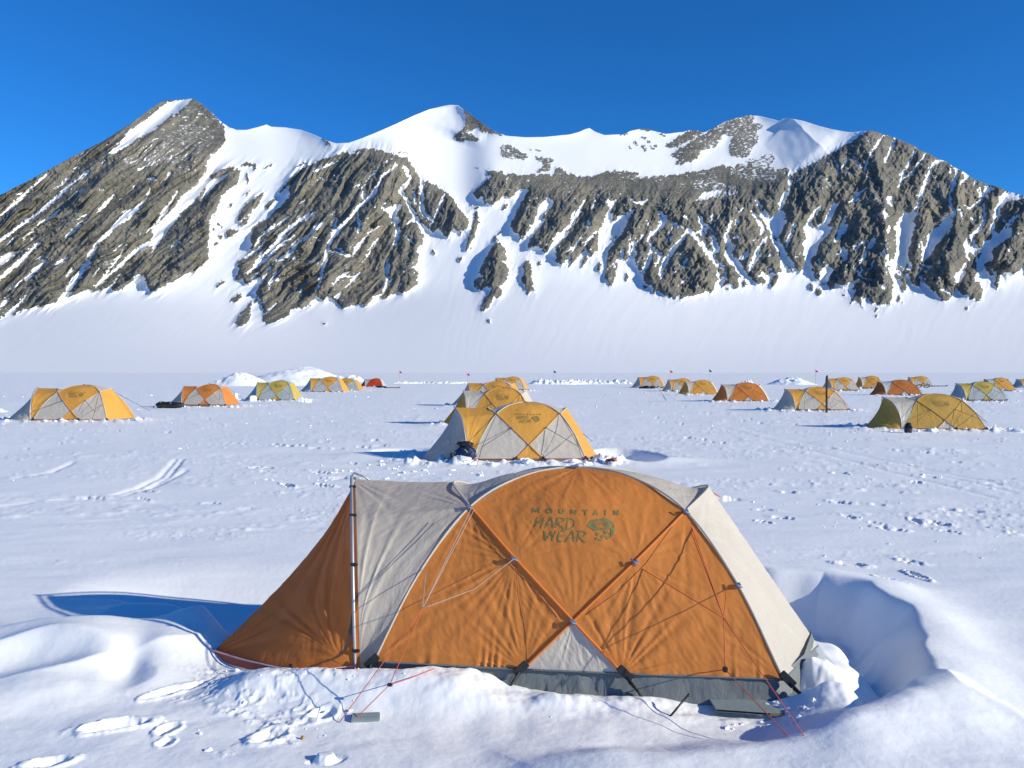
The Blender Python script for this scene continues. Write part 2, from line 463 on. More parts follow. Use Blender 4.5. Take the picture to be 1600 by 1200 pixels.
for p, w in [([(440, 0), (230, 150), (0, 330)], 28), ([(530, 40), (330, 190), (200, 310)], 16), ([(1240, 10), (1080, 130), (960, 260), (880, 330), (830, 420), (790, 450)], 46), ([(800, 510), (740, 560), (700, 640), (640, 700), (600, 790), (560, 860)], 60),
             ([(1600, 60), (1500, 130), (1420, 270), (1350, 340), (1230, 400), (1100, 520), (980, 620), (850, 730)], 46), ([(1140, 350), (1060, 470), (960, 590), (880, 700)], 22), ([(1100, 340), (1020, 420)], 18),
             ([(350, 340), (230, 450), (130, 550), (0, 660)], 44), ([(410, 500), (330, 570), (230, 670)], 36), ([(200, 670), (100, 750)], 22), ([(730, 150), (590, 290)], 30), ([(780, 80), (690, 130)], 14), ([(940, 10), (860, 70)], 28),
             ([(600, 470), (500, 530)], 24), ([(80, 840), (0, 920)], 44), ([(240, 810), (150, 910), (70, 980), (0, 1060)], 34), ([(660, 560), (580, 650)], 16), ([(980, 740), (1080, 610)], 14), ([(1380, 180), (1300, 260)], 26), ([(1520, 0), (1460, 90)], 22),
             ([(120, 290), (60, 370)], 16), ([(380, 450), (320, 490)], 16), ([(890, 570), (820, 660)], 18), ([(330, 270), (260, 330)], 12), ([(1530, 380), (1600, 330)], 26), ([(1400, 350), (1360, 430)], 22)]:
    S(t2, p, w)
PP(t2, [(0, 450), (120, 415), (220, 400), (100, 480), (0, 545)], 0)
for p, w in [([(570, 210), (450, 310), (400, 400), (350, 490), (230, 600), (100, 740), (0, 830)], 30), ([(640, 230), (690, 330), (650, 400), (600, 450), (680, 560), (710, 640)], 42), ([(620, 460), (680, 580), (740, 700), (830, 800)], 44),
             ([(720, 450), (740, 560)], 34), ([(790, 330), (800, 500), (800, 640), (880, 700)], 46), ([(1000, 480), (940, 620), (860, 800)], 26), ([(660, 740), (740, 700)], 30), ([(660, 850), (720, 920)], 24), ([(490, 1060), (490, 1180)], 38),
             ([(40, 950), (120, 1030), (190, 1020), (220, 930), (330, 820)], 24), ([(330, 820), (440, 750)], 14), ([(225, 640), (225, 820)], 24), ([(270, 520), (280, 450)], 26), ([(530, 150), (400, 250), (300, 360), (190, 420)], 14), ([(150, 110), (260, 105)], 14), ([(80, 330), (140, 310)], 10),
             ([(320, 370), (220, 450)], 14), ([(30, 620), (0, 680)], 20), ([(460, 560), (500, 540)], 30), ([(570, 230), (470, 300)], 16), ([(410, 870), (300, 1000)], 16), ([(640, 1110), (680, 1080)], 12)]:
    S(t5, p, w)
PP(t5, [(410, 570), (470, 600), (600, 560), (620, 560), (570, 660), (600, 710), (560, 740), (610, 790), (590, 870), (540, 960), (550, 880), (560, 780), (520, 690)], 0)
for p, w in [([(360, 10), (220, 160), (110, 300), (50, 430), (10, 600)], 24), ([(600, 500), (590, 600), (600, 680), (560, 800), (480, 830)], 32), ([(360, 600), (230, 740)], 22), ([(290, 640), (180, 640), (120, 720)], 20), ([(480, 380), (340, 560)], 14), ([(260, 590), (200, 640)], 16), ([(190, 780), (140, 830)], 34), ([(640, 640), (610, 720)], 22), ([(720, 700), (700, 760)], 20)]:
    S(t6, p, w)
for p, w in [([(1290, 60), (1270, 180), (1220, 300), (1190, 430), (1160, 560), (1120, 680)], 34), ([(1090, 230), (1150, 270)], 20), ([(1440, 400), (1540, 240)], 24), ([(1230, 350), (1400, 400), (1440, 400)], 24), ([(1480, 10), (1490, 200)], 26),
             ([(1160, 110), (1030, 220), (920, 300), (860, 400), (760, 440)], 50), ([(1040, 30), (870, 150), (740, 300), (620, 400), (540, 520)], 38), ([(910, 210), (780, 320), (600, 470), (500, 560)], 34), ([(860, 50), (640, 200), (560, 320)], 22),
             ([(760, 540), (700, 620), (690, 700)], 24), ([(770, 810), (640, 930)], 18), ([(970, 700), (970, 760)], 24), ([(800, 590), (720, 640)], 20), ([(660, 240), (600, 340), (470, 420)], 26), ([(980, 360), (900, 440)], 12), ([(700, 500), (640, 600), (560, 700)], 28), ([(600, 540), (520, 620)], 14), ([(560, 780), (620, 800)], 20), ([(940, 610), (1020, 640)], 12), ([(1240, 650), (1290, 640)], 26)]:
    S(t4, p, w)
for p, w in [([(1540, 290), (1420, 340), (1300, 390)], 24), ([(1240, 460), (1190, 510)], 14), ([(1420, 440), (1330, 470)], 10), ([(1580, 440), (1500, 480)], 10), ([(1240, 640), (1170, 690)], 12), ([(1210, 720), (1150, 750)], 10), ([(1320, 740), (1250, 830)], 30), ([(1080, 800), (980, 900)], 14), ([(1200, 800), (1100, 880), (1000, 1000)], 20)]:
    S(t3, p, w)
for p, w in [([(590, 360), (430, 425)], 60), ([(680, 330), (800, 330)], 26), ([(940, 325), (870, 370)], 22), ([(640, 380), (620, 500)], 50), ([(720, 400), (725, 500)], 18), ([(580, 680), (570, 700)], 30), ([(420, 905), (425, 915)], 34), ([(490, 965), (480, 975)], 36), ([(450, 1020), (430, 1040)], 30), ([(1100, 480), (1000, 580)], 20), ([(1160, 350), (1250, 310)], 14), ([(800, 330), (790, 380)], 20), ([(500, 880), (450, 850)], 16), ([(860, 580), (830, 640)], 24), ([(750, 560), (690, 610)], 12)]:
    S(t3, p, w, 1)
PP(t3, [(840, 600), (840, 680), (740, 780), (730, 860), (650, 880), (630, 810), (690, 700), (780, 620)], 0.85)
PP(t3, [(650, 920), (600, 970), (540, 970), (530, 920), (590, 900)], 1)
PP(t3, [(990, 620), (910, 720), (880, 690), (940, 640)], 1)
PP(t4, [(540, 790), (520, 880), (520, 960), (490, 1010), (430, 1030), (380, 1000), (430, 920), (490, 860)], 1)
S(t4, [(290, 630), (230, 665)], 24, 1)
PP(t4, [(455, 720), (440, 780), (390, 815), (340, 800), (400, 750)], 1)
S(t4, [(1182, 1000), (1182, 1010)], 28, 1)
PP(t5, [(1020, 480), (1080, 520), (1090, 560), (1210, 700), (1200, 780), (1120, 810), (1080, 770), (1030, 850), (1000, 860), (950, 780), (950, 700), (980, 600)], 1)
for p, w in [([(1290, 640), (1270, 760), (1200, 970)], 48), ([(900, 980), (905, 1010)], 26), ([(1140, 1050), (1140, 1060)], 36), ([(1290, 590), (1280, 600)], 26), ([(1310, 730), (1310, 740)], 30), ([(640, 150), (740, 290)], 34), ([(830, 370), (1010, 470)], 30), ([(1240, 560), (1260, 570)], 24), ([(1150, 820), (1130, 840)], 24), ([(570, 100), (720, 105)], 8)]:
    S(t5, p, w, 1)
PP(u2, [(200, 450), (240, 450), (290, 520), (300, 620), (250, 600), (320, 690), (300, 770), (240, 840), (260, 910), (240, 940), (180, 940), (130, 1030), (70, 1080), (70, 1010), (110, 940), (170, 850), (110, 850), (60, 880), (0, 840), (0, 800), (80, 740), (30, 730), (100, 620), (150, 500)], 1)
PP(u2, [(480, 600), (510, 640), (525, 710), (520, 770), (530, 850), (560, 900), (530, 880), (480, 920), (460, 820), (415, 780), (445, 720), (440, 650)], 1)
for p, w in [([(130, 1145), (135, 1155)], 34), ([(600, 625), (590, 645)], 24), ([(300, 110), (265, 150)], 26), ([(205, 410), (195, 430)], 36), ([(1010, 580), (970, 660)], 34), ([(240, 360), (230, 390)], 18), ([(1385, 700), (1350, 790)], 26), ([(1130, 650), (1120, 690)], 34), ([(1250, 400), (1270, 400)], 22), ([(1560, 840), (1510, 855)], 20)]:
    S(u2, p, w, 1)
for p, w in [([(1000, 60), (930, 200), (870, 290), (800, 360)], 34), ([(910, 170), (870, 240)], 24), ([(1090, 80), (1060, 150)], 24), ([(1030, 260), (1020, 320)], 30), ([(860, 420), (880, 500), (800, 560)], 12), ([(960, 400), (870, 560)], 22), ([(1100, 350), (1010, 440), (990, 490)], 26), ([(800, 130), (810, 180)], 16), ([(1260, 80), (1230, 150)], 24), ([(1500, 600), (1430, 700)], 14), ([(1530, 370), (1430, 480), (1420, 700)], 26), ([(1350, 500), (1300, 600), (1240, 700)], 18), ([(1590, 350), (1560, 420)], 22), ([(670, 460), (600, 520)], 14), ([(1340, 500), (1320, 580)], 30), ([(1280, 600), (1200, 700)], 14), ([(1400, 400), (1390, 560), (1400, 640)], 22)]:
    S(u2, p, w)
PP(u1, [(840, 600), (900, 590), (990, 600), (990, 640), (900, 640)], 0); PP(u1, [(1390, 750), (1470, 770), (1560, 750), (1530, 800), (1480, 800)], 0); PP(u1, [(1420, 550), (1500, 520), (1600, 530), (1600, 550), (1500, 560)], 0.2)
# centre right wall (u4)
for p, w in [([(290, 190), (340, 240), (230, 390)], 56), ([(340, 240), (430, 290), (550, 340)], 22), ([(550, 340), (640, 430), (730, 540), (800, 640), (870, 680)], 60), ([(620, 190), (680, 270), (740, 330), (800, 380)], 20), ([(640, 200), (680, 330), (640, 370)], 26), ([(700, 300), (700, 380), (600, 360)], 30),
             ([(760, 400), (800, 500), (780, 580)], 60), ([(540, 350), (430, 490), (350, 600), (300, 700), (300, 780)], 50), ([(410, 300), (390, 360), (330, 420)], 16), ([(220, 530), (180, 640), (120, 760)], 50), ([(60, 450), (60, 560), (20, 700), (40, 800)], 54), ([(190, 400), (220, 500), (300, 560), (260, 650)], 34), ([(150, 380), (70, 470)], 26),
             ([(940, 250), (890, 370)], 26), ([(835, 190), (770, 320)], 14), ([(770, 200), (740, 280)], 22), ([(1000, 240), (970, 290)], 30), ([(960, 130), (1010, 180), (1040, 140)], 18), ([(1100, 90), (1130, 130)], 14), ([(1150, 70), (1190, 130)], 26), ([(1110, 170), (1190, 280), (1230, 350)], 34), ([(1200, 130), (1190, 230)], 22), ([(1210, 300), (1200, 370)], 40),
             ([(880, 390), (920, 500), (900, 560), (980, 650), (1040, 740), (1090, 780)], 80), ([(940, 400), (1000, 400)], 30), ([(930, 430), (970, 510)], 14), ([(1080, 500), (1050, 580), (1010, 600)], 34), ([(1250, 400), (1180, 500), (1130, 600), (1090, 690)], 40), ([(1200, 550), (1120, 640)], 30), ([(1300, 560), (1240, 570)], 20), ([(1110, 430), (1180, 430)], 12),
             ([(1200, 710), (1250, 790), (1310, 800)], 40), ([(1240, 700), (1300, 690)], 24), ([(540, 600), (510, 620), (510, 680)], 20), ([(490, 800), (530, 770)], 18), ([(470, 920), (440, 960)], 24), ([(520, 210), (540, 240)], 24), ([(730, 640), (690, 760)], 10), ([(20, 60), (110, 100), (190, 70)], 24), ([(620, 70), (720, 30), (830, 0)], 40), ([(180, 250), (190, 290)], 12), ([(900, 650), (880, 760), (800, 860), (820, 680)], 50)]:
    S(u4, p, w)
PP(u4, [(1390, 0), (1350, 150), (1280, 230), (1220, 150), (1200, 230), (1270, 350), (1330, 450), (1350, 530), (1380, 610), (1480, 740), (1530, 740), (1560, 800), (1400, 900), (1300, 860), (1370, 720), (1370, 600), (1330, 500), (1260, 380), (1340, 410), (1420, 280), (1400, 180), (1360, 150), (1430, 40), (1440, 0)], 0)
PP(u4, [(1340, 410), (1400, 500), (1430, 560), (1480, 620), (1530, 740), (1380, 610), (1330, 450)], 0)
for p, w in [([(820, 680), (825, 720)], 22), ([(803, 760), (803, 790)], 20), ([(900, 860), (905, 870)], 26), ([(1050, 810), (1050, 830)], 50), ([(1340, 750), (1290, 840)], 44), ([(670, 420), (680, 440)], 34), ([(740, 420), (720, 490)], 60), ([(800, 560), (880, 640)], 50), ([(900, 660), (940, 740), (970, 830)], 80), ([(1100, 740), (1180, 790), (1230, 800)], 60), ([(180, 790), (270, 690)], 40), ([(150, 855), (190, 840)], 18), ([(280, 770), (240, 900)], 36)]:
    S(u4, p, w, 1)
# dome with thin snow (0.45..0.75 = patchy)
PP(u3, [(370, 480), (600, 330), (760, 230), (880, 160), (1050, 105), (1150, 105), (1120, 180), (1240, 200), (1160, 260), (1180, 330), (1110, 440), (1100, 490), (930, 490), (900, 430), (940, 300), (860, 300), (800, 390), (660, 440), (620, 510), (480, 560), (430, 560), (460, 500)], 0.64)
PP(u3, [(370, 480), (600, 330), (760, 240), (820, 260), (700, 390), (620, 480), (480, 560), (430, 560), (460, 500)], 0.82)
PP(u3, [(1050, 520), (1200, 480), (1300, 440), (1330, 500), (1280, 560), (1380, 620), (1300, 640), (1100, 600)], 0.42)
PP(u3, [(960, 560), (1100, 540), (1350, 620), (1330, 700), (1100, 700), (900, 640)], 0.6)
PP(u3, [(600, 700), (800, 690), (1000, 760), (1000, 820), (850, 850), (640, 880), (780, 780), (600, 780)], 0.56)
PP(u3, [(620, 870), (680, 810), (760, 790), (860, 790), (780, 840)], 0)
PP(u3, [(320, 400), (450, 310), (560, 240), (610, 235), (690, 270), (560, 340), (450, 410)], 0.75)
for c in [(150, 235), (120, 395), (210, 400), (300, 285), (60, 360), (240, 380), (140, 320)]: S(u3, [c, (c[0] + 30, c[1] + 6)], 24, 0.7)
PP(u1, [(120, 520), (1600, 560), (1600, 640), (1300, 660), (900, 660), (400, 620)], 0.8)
PP(u1, [(230, 280), (290, 260), (400, 300), (510, 380), (440, 410), (330, 370), (370, 400), (240, 370)], 0.66)
PP(u1, [(530, 370), (640, 370), (720, 390), (690, 440), (680, 500), (600, 520), (550, 510), (620, 440)], 0.66)
PP(u1, [(1280, 170), (1380, 140), (1370, 175), (1300, 178)], 0.9); PP(u1, [(1480, 130), (1540, 110), (1600, 130), (1560, 150)], 0.9)
for c in [(1500, 200), (1440, 245), (1380, 290), (1510, 280), (1560, 230), (1520, 310), (500, 300), (570, 310), (30, 475)]: S(u1, [c, (c[0] + 24, c[1] + 6)], 24, 0.75)
PP(t0, [(725, 170), (745, 183), (775, 205), (788, 213), (760, 208), (745, 200), (735, 205), (725, 204), (750, 217), (747, 222), (728, 219), (718, 224), (708, 212), (722, 203), (728, 195)], 0.95)
PP(t0, [(500, 214), (512, 218), (522, 228), (510, 229)], 0.6)
# peak face patchiness
PP(t1, [(1080, 640), (1250, 520), (1420, 440), (1560, 360), (1700, 300), (1840, 330), (1960, 440), (1860, 520), (1600, 660), (1500, 640), (1300, 690)], 0.66)
# right massif (u5,u6,u7,u8)
for p, w in [([(1270, 270), (1180, 400), (1100, 520), (1050, 670)], 30), ([(890, 500), (1040, 690)], 20), ([(640, 500), (700, 620), (720, 780)], 24), ([(870, 490), (810, 600), (740, 690)], 24), ([(600, 790), (590, 820)], 46), ([(950, 980), (1080, 900)], 30), ([(880, 1080), (980, 1030)], 30), ([(1430, 270), (1400, 380), (1300, 600)], 42),
             ([(1600, 620), (1510, 760), (1490, 900)], 36), ([(1380, 1030), (1370, 1120)], 60), ([(150, 830), (260, 790)], 24), ([(120, 700), (110, 900), (60, 1040), (10, 1150)], 44), ([(740, 1080), (640, 1180)], 50), ([(500, 1130), (430, 1200)], 30), ([(1100, 280), (1105, 340)], 30), ([(530, 580), (600, 600)], 20), ([(1080, 760), (1130, 800)], 26), ([(860, 840), (860, 870)], 24)]:
    S(u5, p, w, 0, 8.0)
PP(u5, [(0, 50), (0, 720), (130, 740), (180, 700), (420, 600), (640, 470), (900, 330), (1100, 190), (850, 205), (600, 150), (100, 30)], 0)
PP(u5, [(0, 680), (60, 650), (120, 700), (100, 760), (0, 760)], 0.6)
PP(u5, [(200, 700), (420, 590), (640, 480), (700, 520), (500, 640), (250, 790)], 0.72)
S(u6, [(130, 280), (100, 350), (45, 490)], 34)
PP(u6, [(370, 120), (300, 170), (240, 250), (200, 330), (230, 400), (200, 440), (215, 640), (160, 740), (250, 860), (380, 760), (340, 805), (285, 760), (290, 680), (260, 620), (270, 480), (300, 330), (270, 260), (330, 190)], 0)
PP(u6, [(460, 100), (530, 90), (480, 180), (450, 250), (410, 300), (480, 320), (400, 400), (330, 480), (310, 560), (250, 620), (240, 480), (230, 400), (290, 310), (330, 310), (390, 270), (420, 190)], 0)
PP(u6, [(610, 200), (560, 280), (610, 300), (550, 390), (490, 460), (480, 420), (530, 290), (550, 230)], 0)
PP(u6, [(750, 400), (750, 450), (640, 530), (640, 480), (720, 450)], 0); PP(u6, [(830, 380), (850, 450), (800, 510), (765, 510), (800, 440)], 0)
PP(u6, [(540, 490), (600, 520), (590, 600), (560, 630), (530, 560)], 0); PP(u6, [(345, 800), (360, 690), (430, 650), (480, 700), (410, 790), (400, 830)], 0)
for p, w in [([(770, 520), (740, 590), (700, 620)], 20), ([(830, 600), (790, 700)], 24), ([(650, 660), (700, 740), (770, 790)], 24), ([(720, 660), (710, 720)], 24), ([(960, 50), (990, 110)], 50), ([(930, 160), (935, 230)], 32), ([(970, 300), (960, 370)], 30), ([(1020, 300), (1030, 330)], 30), ([(880, 540), (960, 560), (950, 660)], 24), ([(340, 610), (350, 640)], 30), ([(400, 620), (410, 640)], 24), ([(500, 550), (540, 560)], 24), ([(190, 530), (130, 590)], 12), ([(650, 50), (700, 20)], 26), ([(610, 130), (630, 120)], 14), ([(930, 830), (920, 870)], 40), ([(500, 690), (490, 700)], 24)]:
    S(u6, p, w)
PP(u6, [(1040, 270), (1100, 180), (1200, 180), (1170, 420), (1130, 560), (1100, 640), (1060, 660), (1000, 700), (950, 650), (1000, 600), (1040, 500)], 0.04)
for p, w in [([(375, 815), (370, 830)], 40), ([(270, 830), (275, 870)], 36), ([(340, 880), (345, 905)], 60), ([(560, 915), (570, 915)], 22), ([(680, 820), (640, 870)], 26), ([(855, 1100), (855, 1110)], 26), ([(1060, 930), (1050, 970)], 26), ([(1050, 670), (1110, 730)], 30), ([(1040, 740), (1090, 780), (1110, 860)], 40), ([(1085, 850), (1090, 880)], 34), ([(795, 960), (840, 990)], 30), ([(850, 1030), (855, 1060)], 20)]:
    S(u6, p, w, 1)
for p, w in [([(370, 150), (300, 250), (200, 420), (80, 480), (50, 580)], 38), ([(240, 130), (170, 260), (90, 400)], 40), ([(520, 240), (460, 290), (420, 400), (350, 560), (310, 680), (280, 820), (210, 880)], 48), ([(600, 240), (500, 270)], 60), ([(740, 330), (760, 440), (720, 560), (670, 640), (670, 780), (740, 880)], 48), ([(690, 350), (690, 410)], 40), ([(850, 400), (900, 450), (800, 540)], 50), ([(850, 800), (920, 850), (1060, 750)], 38), ([(1050, 590), (1080, 740)], 36),
             ([(1240, 950), (1200, 1100), (1240, 1200)], 60), ([(1540, 930), (1450, 980), (1380, 1100), (1290, 1150)], 50), ([(1130, 960), (1060, 1090), (940, 1190)], 46), ([(1100, 800), (1100, 950)], 40), ([(800, 840), (830, 960)], 34), ([(1340, 970), (1370, 1010)], 30), ([(500, 450), (440, 510)], 18), ([(620, 480), (650, 560)], 22), ([(540, 600), (550, 660)], 18), ([(930, 950), (1000, 1000)], 28), ([(1020, 620), (1050, 690)], 20), ([(200, 900), (290, 920)], 30), ([(1000, 500), (980, 560)], 24), ([(210, 710), (290, 680)], 16), ([(710, 320), (800, 360)], 24), ([(830, 360), (910, 400)], 18), ([(230, 70), (330, 110), (430, 150)], 16)]:
    S(u7, p, w, 0, 8.0)
PP(u7, [(750, 870), (650, 930), (580, 1000), (480, 1110), (400, 1200), (600, 1200), (700, 1080), (650, 1000), (750, 930)], 0)
PP(u7, [(1120, 555), (1250, 590), (1140, 650), (1160, 720), (1110, 740), (1090, 640)], 0)
PP(u7, [(1370, 630), (1640, 690), (1640, 720), (1440, 730), (1350, 790), (1310, 870), (1300, 960), (1230, 930), (1240, 840), (1290, 700)], 0)
PP(u7, [(90, 890), (160, 890), (150, 960), (250, 1060), (170, 1200), (0, 1200), (20, 1060), (90, 980)], 0)
PP(u8, [(80, 0), (10, 80), (0, 500), (60, 560), (170, 590), (185, 560), (130, 430), (120, 200), (200, 60), (130, 20)], 0)
PP(u8, [(430, 150), (560, 30), (620, 0), (610, 110), (520, 220), (420, 330), (370, 440), (280, 500), (290, 400), (270, 220), (330, 330), (350, 190)], 0)
PP(u8, [(330, 200), (300, 210), (290, 300), (320, 340)], 1)
PP(u8, [(750, 350), (750, 260), (860, 150), (880, 300), (950, 350), (970, 270), (1050, 240), (1060, 130), (1120, 180), (1280, 100), (1280, 200), (1170, 270), (1040, 380), (1080, 400), (1060, 480), (960, 530), (940, 700), (900, 720), (860, 650), (900, 600), (820, 380), (800, 400), (850, 600), (800, 480)], 0)
S(u8, [(910, 350), (910, 440)], 44, 1, 7.06); S(u8, [(830, 380), (890, 590)], 36, 1, 7.06); S(u8, [(820, 220), (820, 320)], 26, 1, 7.06)
PP(u8, [(810, 480), (860, 620), (790, 780), (720, 820), (700, 780), (740, 650)], 1)
PP(u8, [(880, 720), (900, 800), (880, 830), (910, 900), (960, 930), (870, 910), (780, 860), (790, 790)], 1)
PP(u8, [(800, 490), (730, 540), (640, 640), (660, 720), (720, 700), (760, 610)], 0)
for p, w in [([(250, 540), (280, 570), (250, 620)], 34), ([(260, 510), (380, 540), (290, 630)], 20), ([(490, 800), (550, 800), (600, 850)], 24), ([(280, 640), (330, 700)], 20), ([(640, 400), (690, 390)], 14), ([(1060, 560), (1100, 650)], 30), ([(1250, 340), (1260, 370)], 20), ([(150, 520), (180, 560)], 24)]:
    S(u8, p, w, 0, 7.06)
for p, w in [([(785, 990), (790, 1010)], 34), ([(40, 870), (25, 920)], 22), ([(75, 935), (80, 940)], 22), ([(930, 770), (940, 800)], 36), ([(710, 760), (710, 810)], 40), ([(190, 830), (195, 835)], 14), ([(0, 640), (80, 660), (110, 760)], 40), ([(70, 750), (65, 800)], 40), ([(40, 550), (100, 610)], 26), ([(120, 520), (110, 610)], 26)]:
    S(u8, p, w, 1, 7.06)

# ------------------------------------------------------------------ mountain surface
def poly1(pts, x):
    p = np.array(pts, float)
    return np.interp(x, p[:, 0], p[:, 1])
SKY = [(-720, 566), (-400, 470), (-200, 392), (0, 305), (60, 274), (120, 241), (160, 221), (200, 196), (230, 174), (248, 161), (262, 156), (278, 156), (300, 154), (312, 160), (322, 168), (335, 180), (345, 190), (358, 199), (370, 203), (385, 203), (405, 198), (416, 194.5), (424, 198), (445, 199), (470, 203), (492, 211), (508, 219), (525, 224), (545, 223), (565, 216), (590, 206), (620, 193), (648, 180), (670, 171), (690, 166), (705, 163.5), (716, 165), (728, 173), (745, 186), (770, 204), (790, 212), (820, 214.5), (850, 214), (890, 210), (905, 206), (915, 201.5), (921, 200), (930, 206), (944, 211), (975, 209.5), (985, 204.5), (998, 202), (1010, 201), (1022, 205), (1040, 209), (1060, 207), (1080, 203), (1090, 204), (1100, 207), (1115, 200), (1132, 190), (1155, 183), (1172, 179.5), (1190, 182), (1210, 187), (1216, 189), (1222, 186), (1232, 184.5), (1255, 189), (1280, 197), (1300, 202), (1322, 206), (1330, 206.5), (1352, 205), (1362, 204), (1375, 208), (1392, 213), (1405, 218), (1428, 228), (1440, 236), (1452, 240), (1465, 248), (1478, 252), (1490, 261), (1505, 268), (1520, 279), (1540, 287), (1555, 291), (1562, 293), (1572, 298), (1600, 306), (1700, 345), (1900, 430), (2100, 500), (2320, 566)]
CREST = [(-720, 567), (-200, 394), (0, 307), (120, 245), (200, 215), (260, 245), (325, 250), (366, 263), (400, 262), (440, 268), (470, 264), (500, 250), (540, 238), (600, 236), (620, 243), (640, 262), (664, 284), (700, 304), (722, 320), (745, 300), (760, 275), (790, 290), (850, 300), (920, 305), (1000, 312), (1100, 318), (1180, 310), (1225, 285), (1240, 270), (1290, 240), (1354, 206), (1375, 210), (1452, 243), (1540, 290), (1600, 308), (1700, 347), (1900, 432), (2320, 567)]
FOOT = [(-720, 500), (-200, 500), (0, 500), (80, 482), (180, 460), (300, 440), (360, 470), (400, 500), (470, 492), (560, 480), (650, 455), (740, 430), (800, 440), (900, 425), (1000, 450), (1100, 462), (1200, 450), (1300, 460), (1400, 465), (1500, 462), (1560, 455), (1600, 455), (2320, 455)]
nxf = 1560
cols = np.concatenate([np.linspace(-700, -20, 90, endpoint=False), np.linspace(-20, 1620, nxf, endpoint=False), np.linspace(1620, 2300, 90)])
TOE = 584.5
ys = poly1(SKY, cols); yc = np.maximum(poly1(CREST, cols), ys + 0.5); yf = poly1(FOOT, cols)
ys = ys + 0.9 * fbm(cols / 9.0, cols * 0, 3, 3) * np.where((cols > 370) & (cols < 700) | (cols > 800) & (cols < 985) | (cols > 1240) & (cols < 1340), 0.2, 1.0)
nr = 560
tv = np.linspace(0, 1, nr)
Xg = np.repeat(cols[None, :], nr, 0)
Yg = TOE + (ys[None, :] - TOE) * tv[:, None]
def blur1(a, s):
    r = int(3 * s) + 1
    k = np.exp(-0.5 * (np.arange(-r, r + 1) / s) ** 2); k /= k.sum()
    return np.convolve(np.pad(a, r, mode='edge'), k, mode='valid')
ycs = blur1(yc, 4); yfs = blur1(yf, 14)
ycs = np.minimum(ycs, yfs - 4)
D0 = 1080.0; DF = 2450.0
yfb = blur1(yf, 140); ycs = blur1(yc, 8); ycs = np.minimum(ycs, yfb - 4)
t = np.clip((TOE - Yg) / (TOE - yfb[None, :]), 0, 1)
w = np.clip(yfb[None, :] - Yg, 0, (yfb - ycs)[None, :])
pl = np.clip(ycs[None, :] - Yg, 0, None)
dep = D0 + (DF - D0) * t ** (1 / 1.5) + 2.9 * w + 5.0 * pl
def blurx(a, s):
    r = int(3 * s) + 1; k = np.exp(-0.5 * (np.arange(-r, r + 1) / s) ** 2); k /= k.sum()
    b = np.pad(a, ((0, 0), (r, r)), mode='edge'); out = np.zeros_like(a)
    for i, w_ in enumerate(k): out += w_ * b[:, i:i + a.shape[1]]
    return out
dep = blur(dep, 4.0)
# sample on a true pixel grid, smooth sideways there, and read back, so no column leaves a crease
YY = np.arange(140, 600, 1.0)
G_ = np.stack([np.interp(YY, Yg[::-1, j], dep[::-1, j]) for j in range(len(cols))], 1)
G_ = blurx(G_, 12.0)
G_ = blurx(G_.T.copy(), 11.0).T
dep = np.stack([np.interp(Yg[:, j], YY, G_[:, j]) for j in range(len(cols))], 1)
# sample the rock mask
def samp(A, X, Y):
    x = np.clip(X - MX0 - 0.5, 0, A.shape[1] - 1.001); y = np.clip(Y - MY0 - 0.5, 0, A.shape[0] - 1.001)
    ix = x.astype(int); iy = y.astype(int); fx = x - ix; fy = y - iy
    return (A[iy, ix] * (1 - fx) + A[iy, ix + 1] * fx) * (1 - fy) + (A[iy + 1, ix] * (1 - fx) + A[iy + 1, ix + 1] * fx) * fy
kk = poly1([(-700, 1.3), (300, 1.25), (450, 1.05), (560, 0.75), (700, 0.35), (800, 0.5), (1000, 0.6), (1150, 0.45), (1250, 0.5), (1400, 0.5), (1600, 0.6), (2300, 0.7)], Xg)
sc_ = Xg + kk * (Yg - 380)
sc_ = sc_ + 10 * noise(Xg / 60, Yg / 60, 91) + 3 * noise(Xg / 17, Yg / 17, 92)
wx = 3.0 * fbm(sc_ / 7.0, Yg / 18.0, 3, 31) + 3.4 * fbm(Xg / 5.0, Yg / 5.0, 3, 33); wy = 3.6 * fbm(sc_ / 6.0 + 9, Yg / 20.0, 3, 37) + 3.4 * fbm(Xg / 5.0 + 4, Yg / 5.0, 3, 34)
MRb = blur(MR, 0.7)
m0 = samp(MRb, Xg + wx, Yg + wy)
m3 = samp(blur(MR, 3.0), Xg, Yg); m10 = samp(blur(MR, 9.0), Xg, Yg)
yup = sstep(0, 40, ycs[None, :] - Yg)          # above the wall crest: gentler
grain = fbm(sc_ / 4.2, Yg / 11.0, 4, 51)
grainh = fbm(Xg / 7.0, Yg / 2.6, 4, 52)
gr = grain * (1 - yup) + grainh * yup
spk = (0.55 * fbm(sc_ / 3.4, Yg / 9.0, 4, 55, 0.6) + 0.45 * fbm(Xg / 3.0, Yg / 3.5, 3, 56, 0.6) + 0.25 * fbm(sc_ / 14.0, Yg / 40.0, 2, 59)) * (1 - yup) + grainh * yup
rock = m0 + 0.9 * gr * (1 - np.abs(2 * np.clip(m0, 0, 1) - 1)) - 2.4 * np.clip(spk - 0.10, 0, 0.5) * (m0 > 0.6) * (0.5 + 0.5 * sstep(-0.2, 0.2, fbm(Xg / 40, Yg / 40, 2, 57)))
rock = np.minimum(rock, 0.695 + 0.18 * fbm(Xg / 45.0, Yg / 30.0, 3, 58) + 0.10 * spk)
wall = m10 * (1 - 0.75 * yup)
lw = sstep(760, 560, Xg)
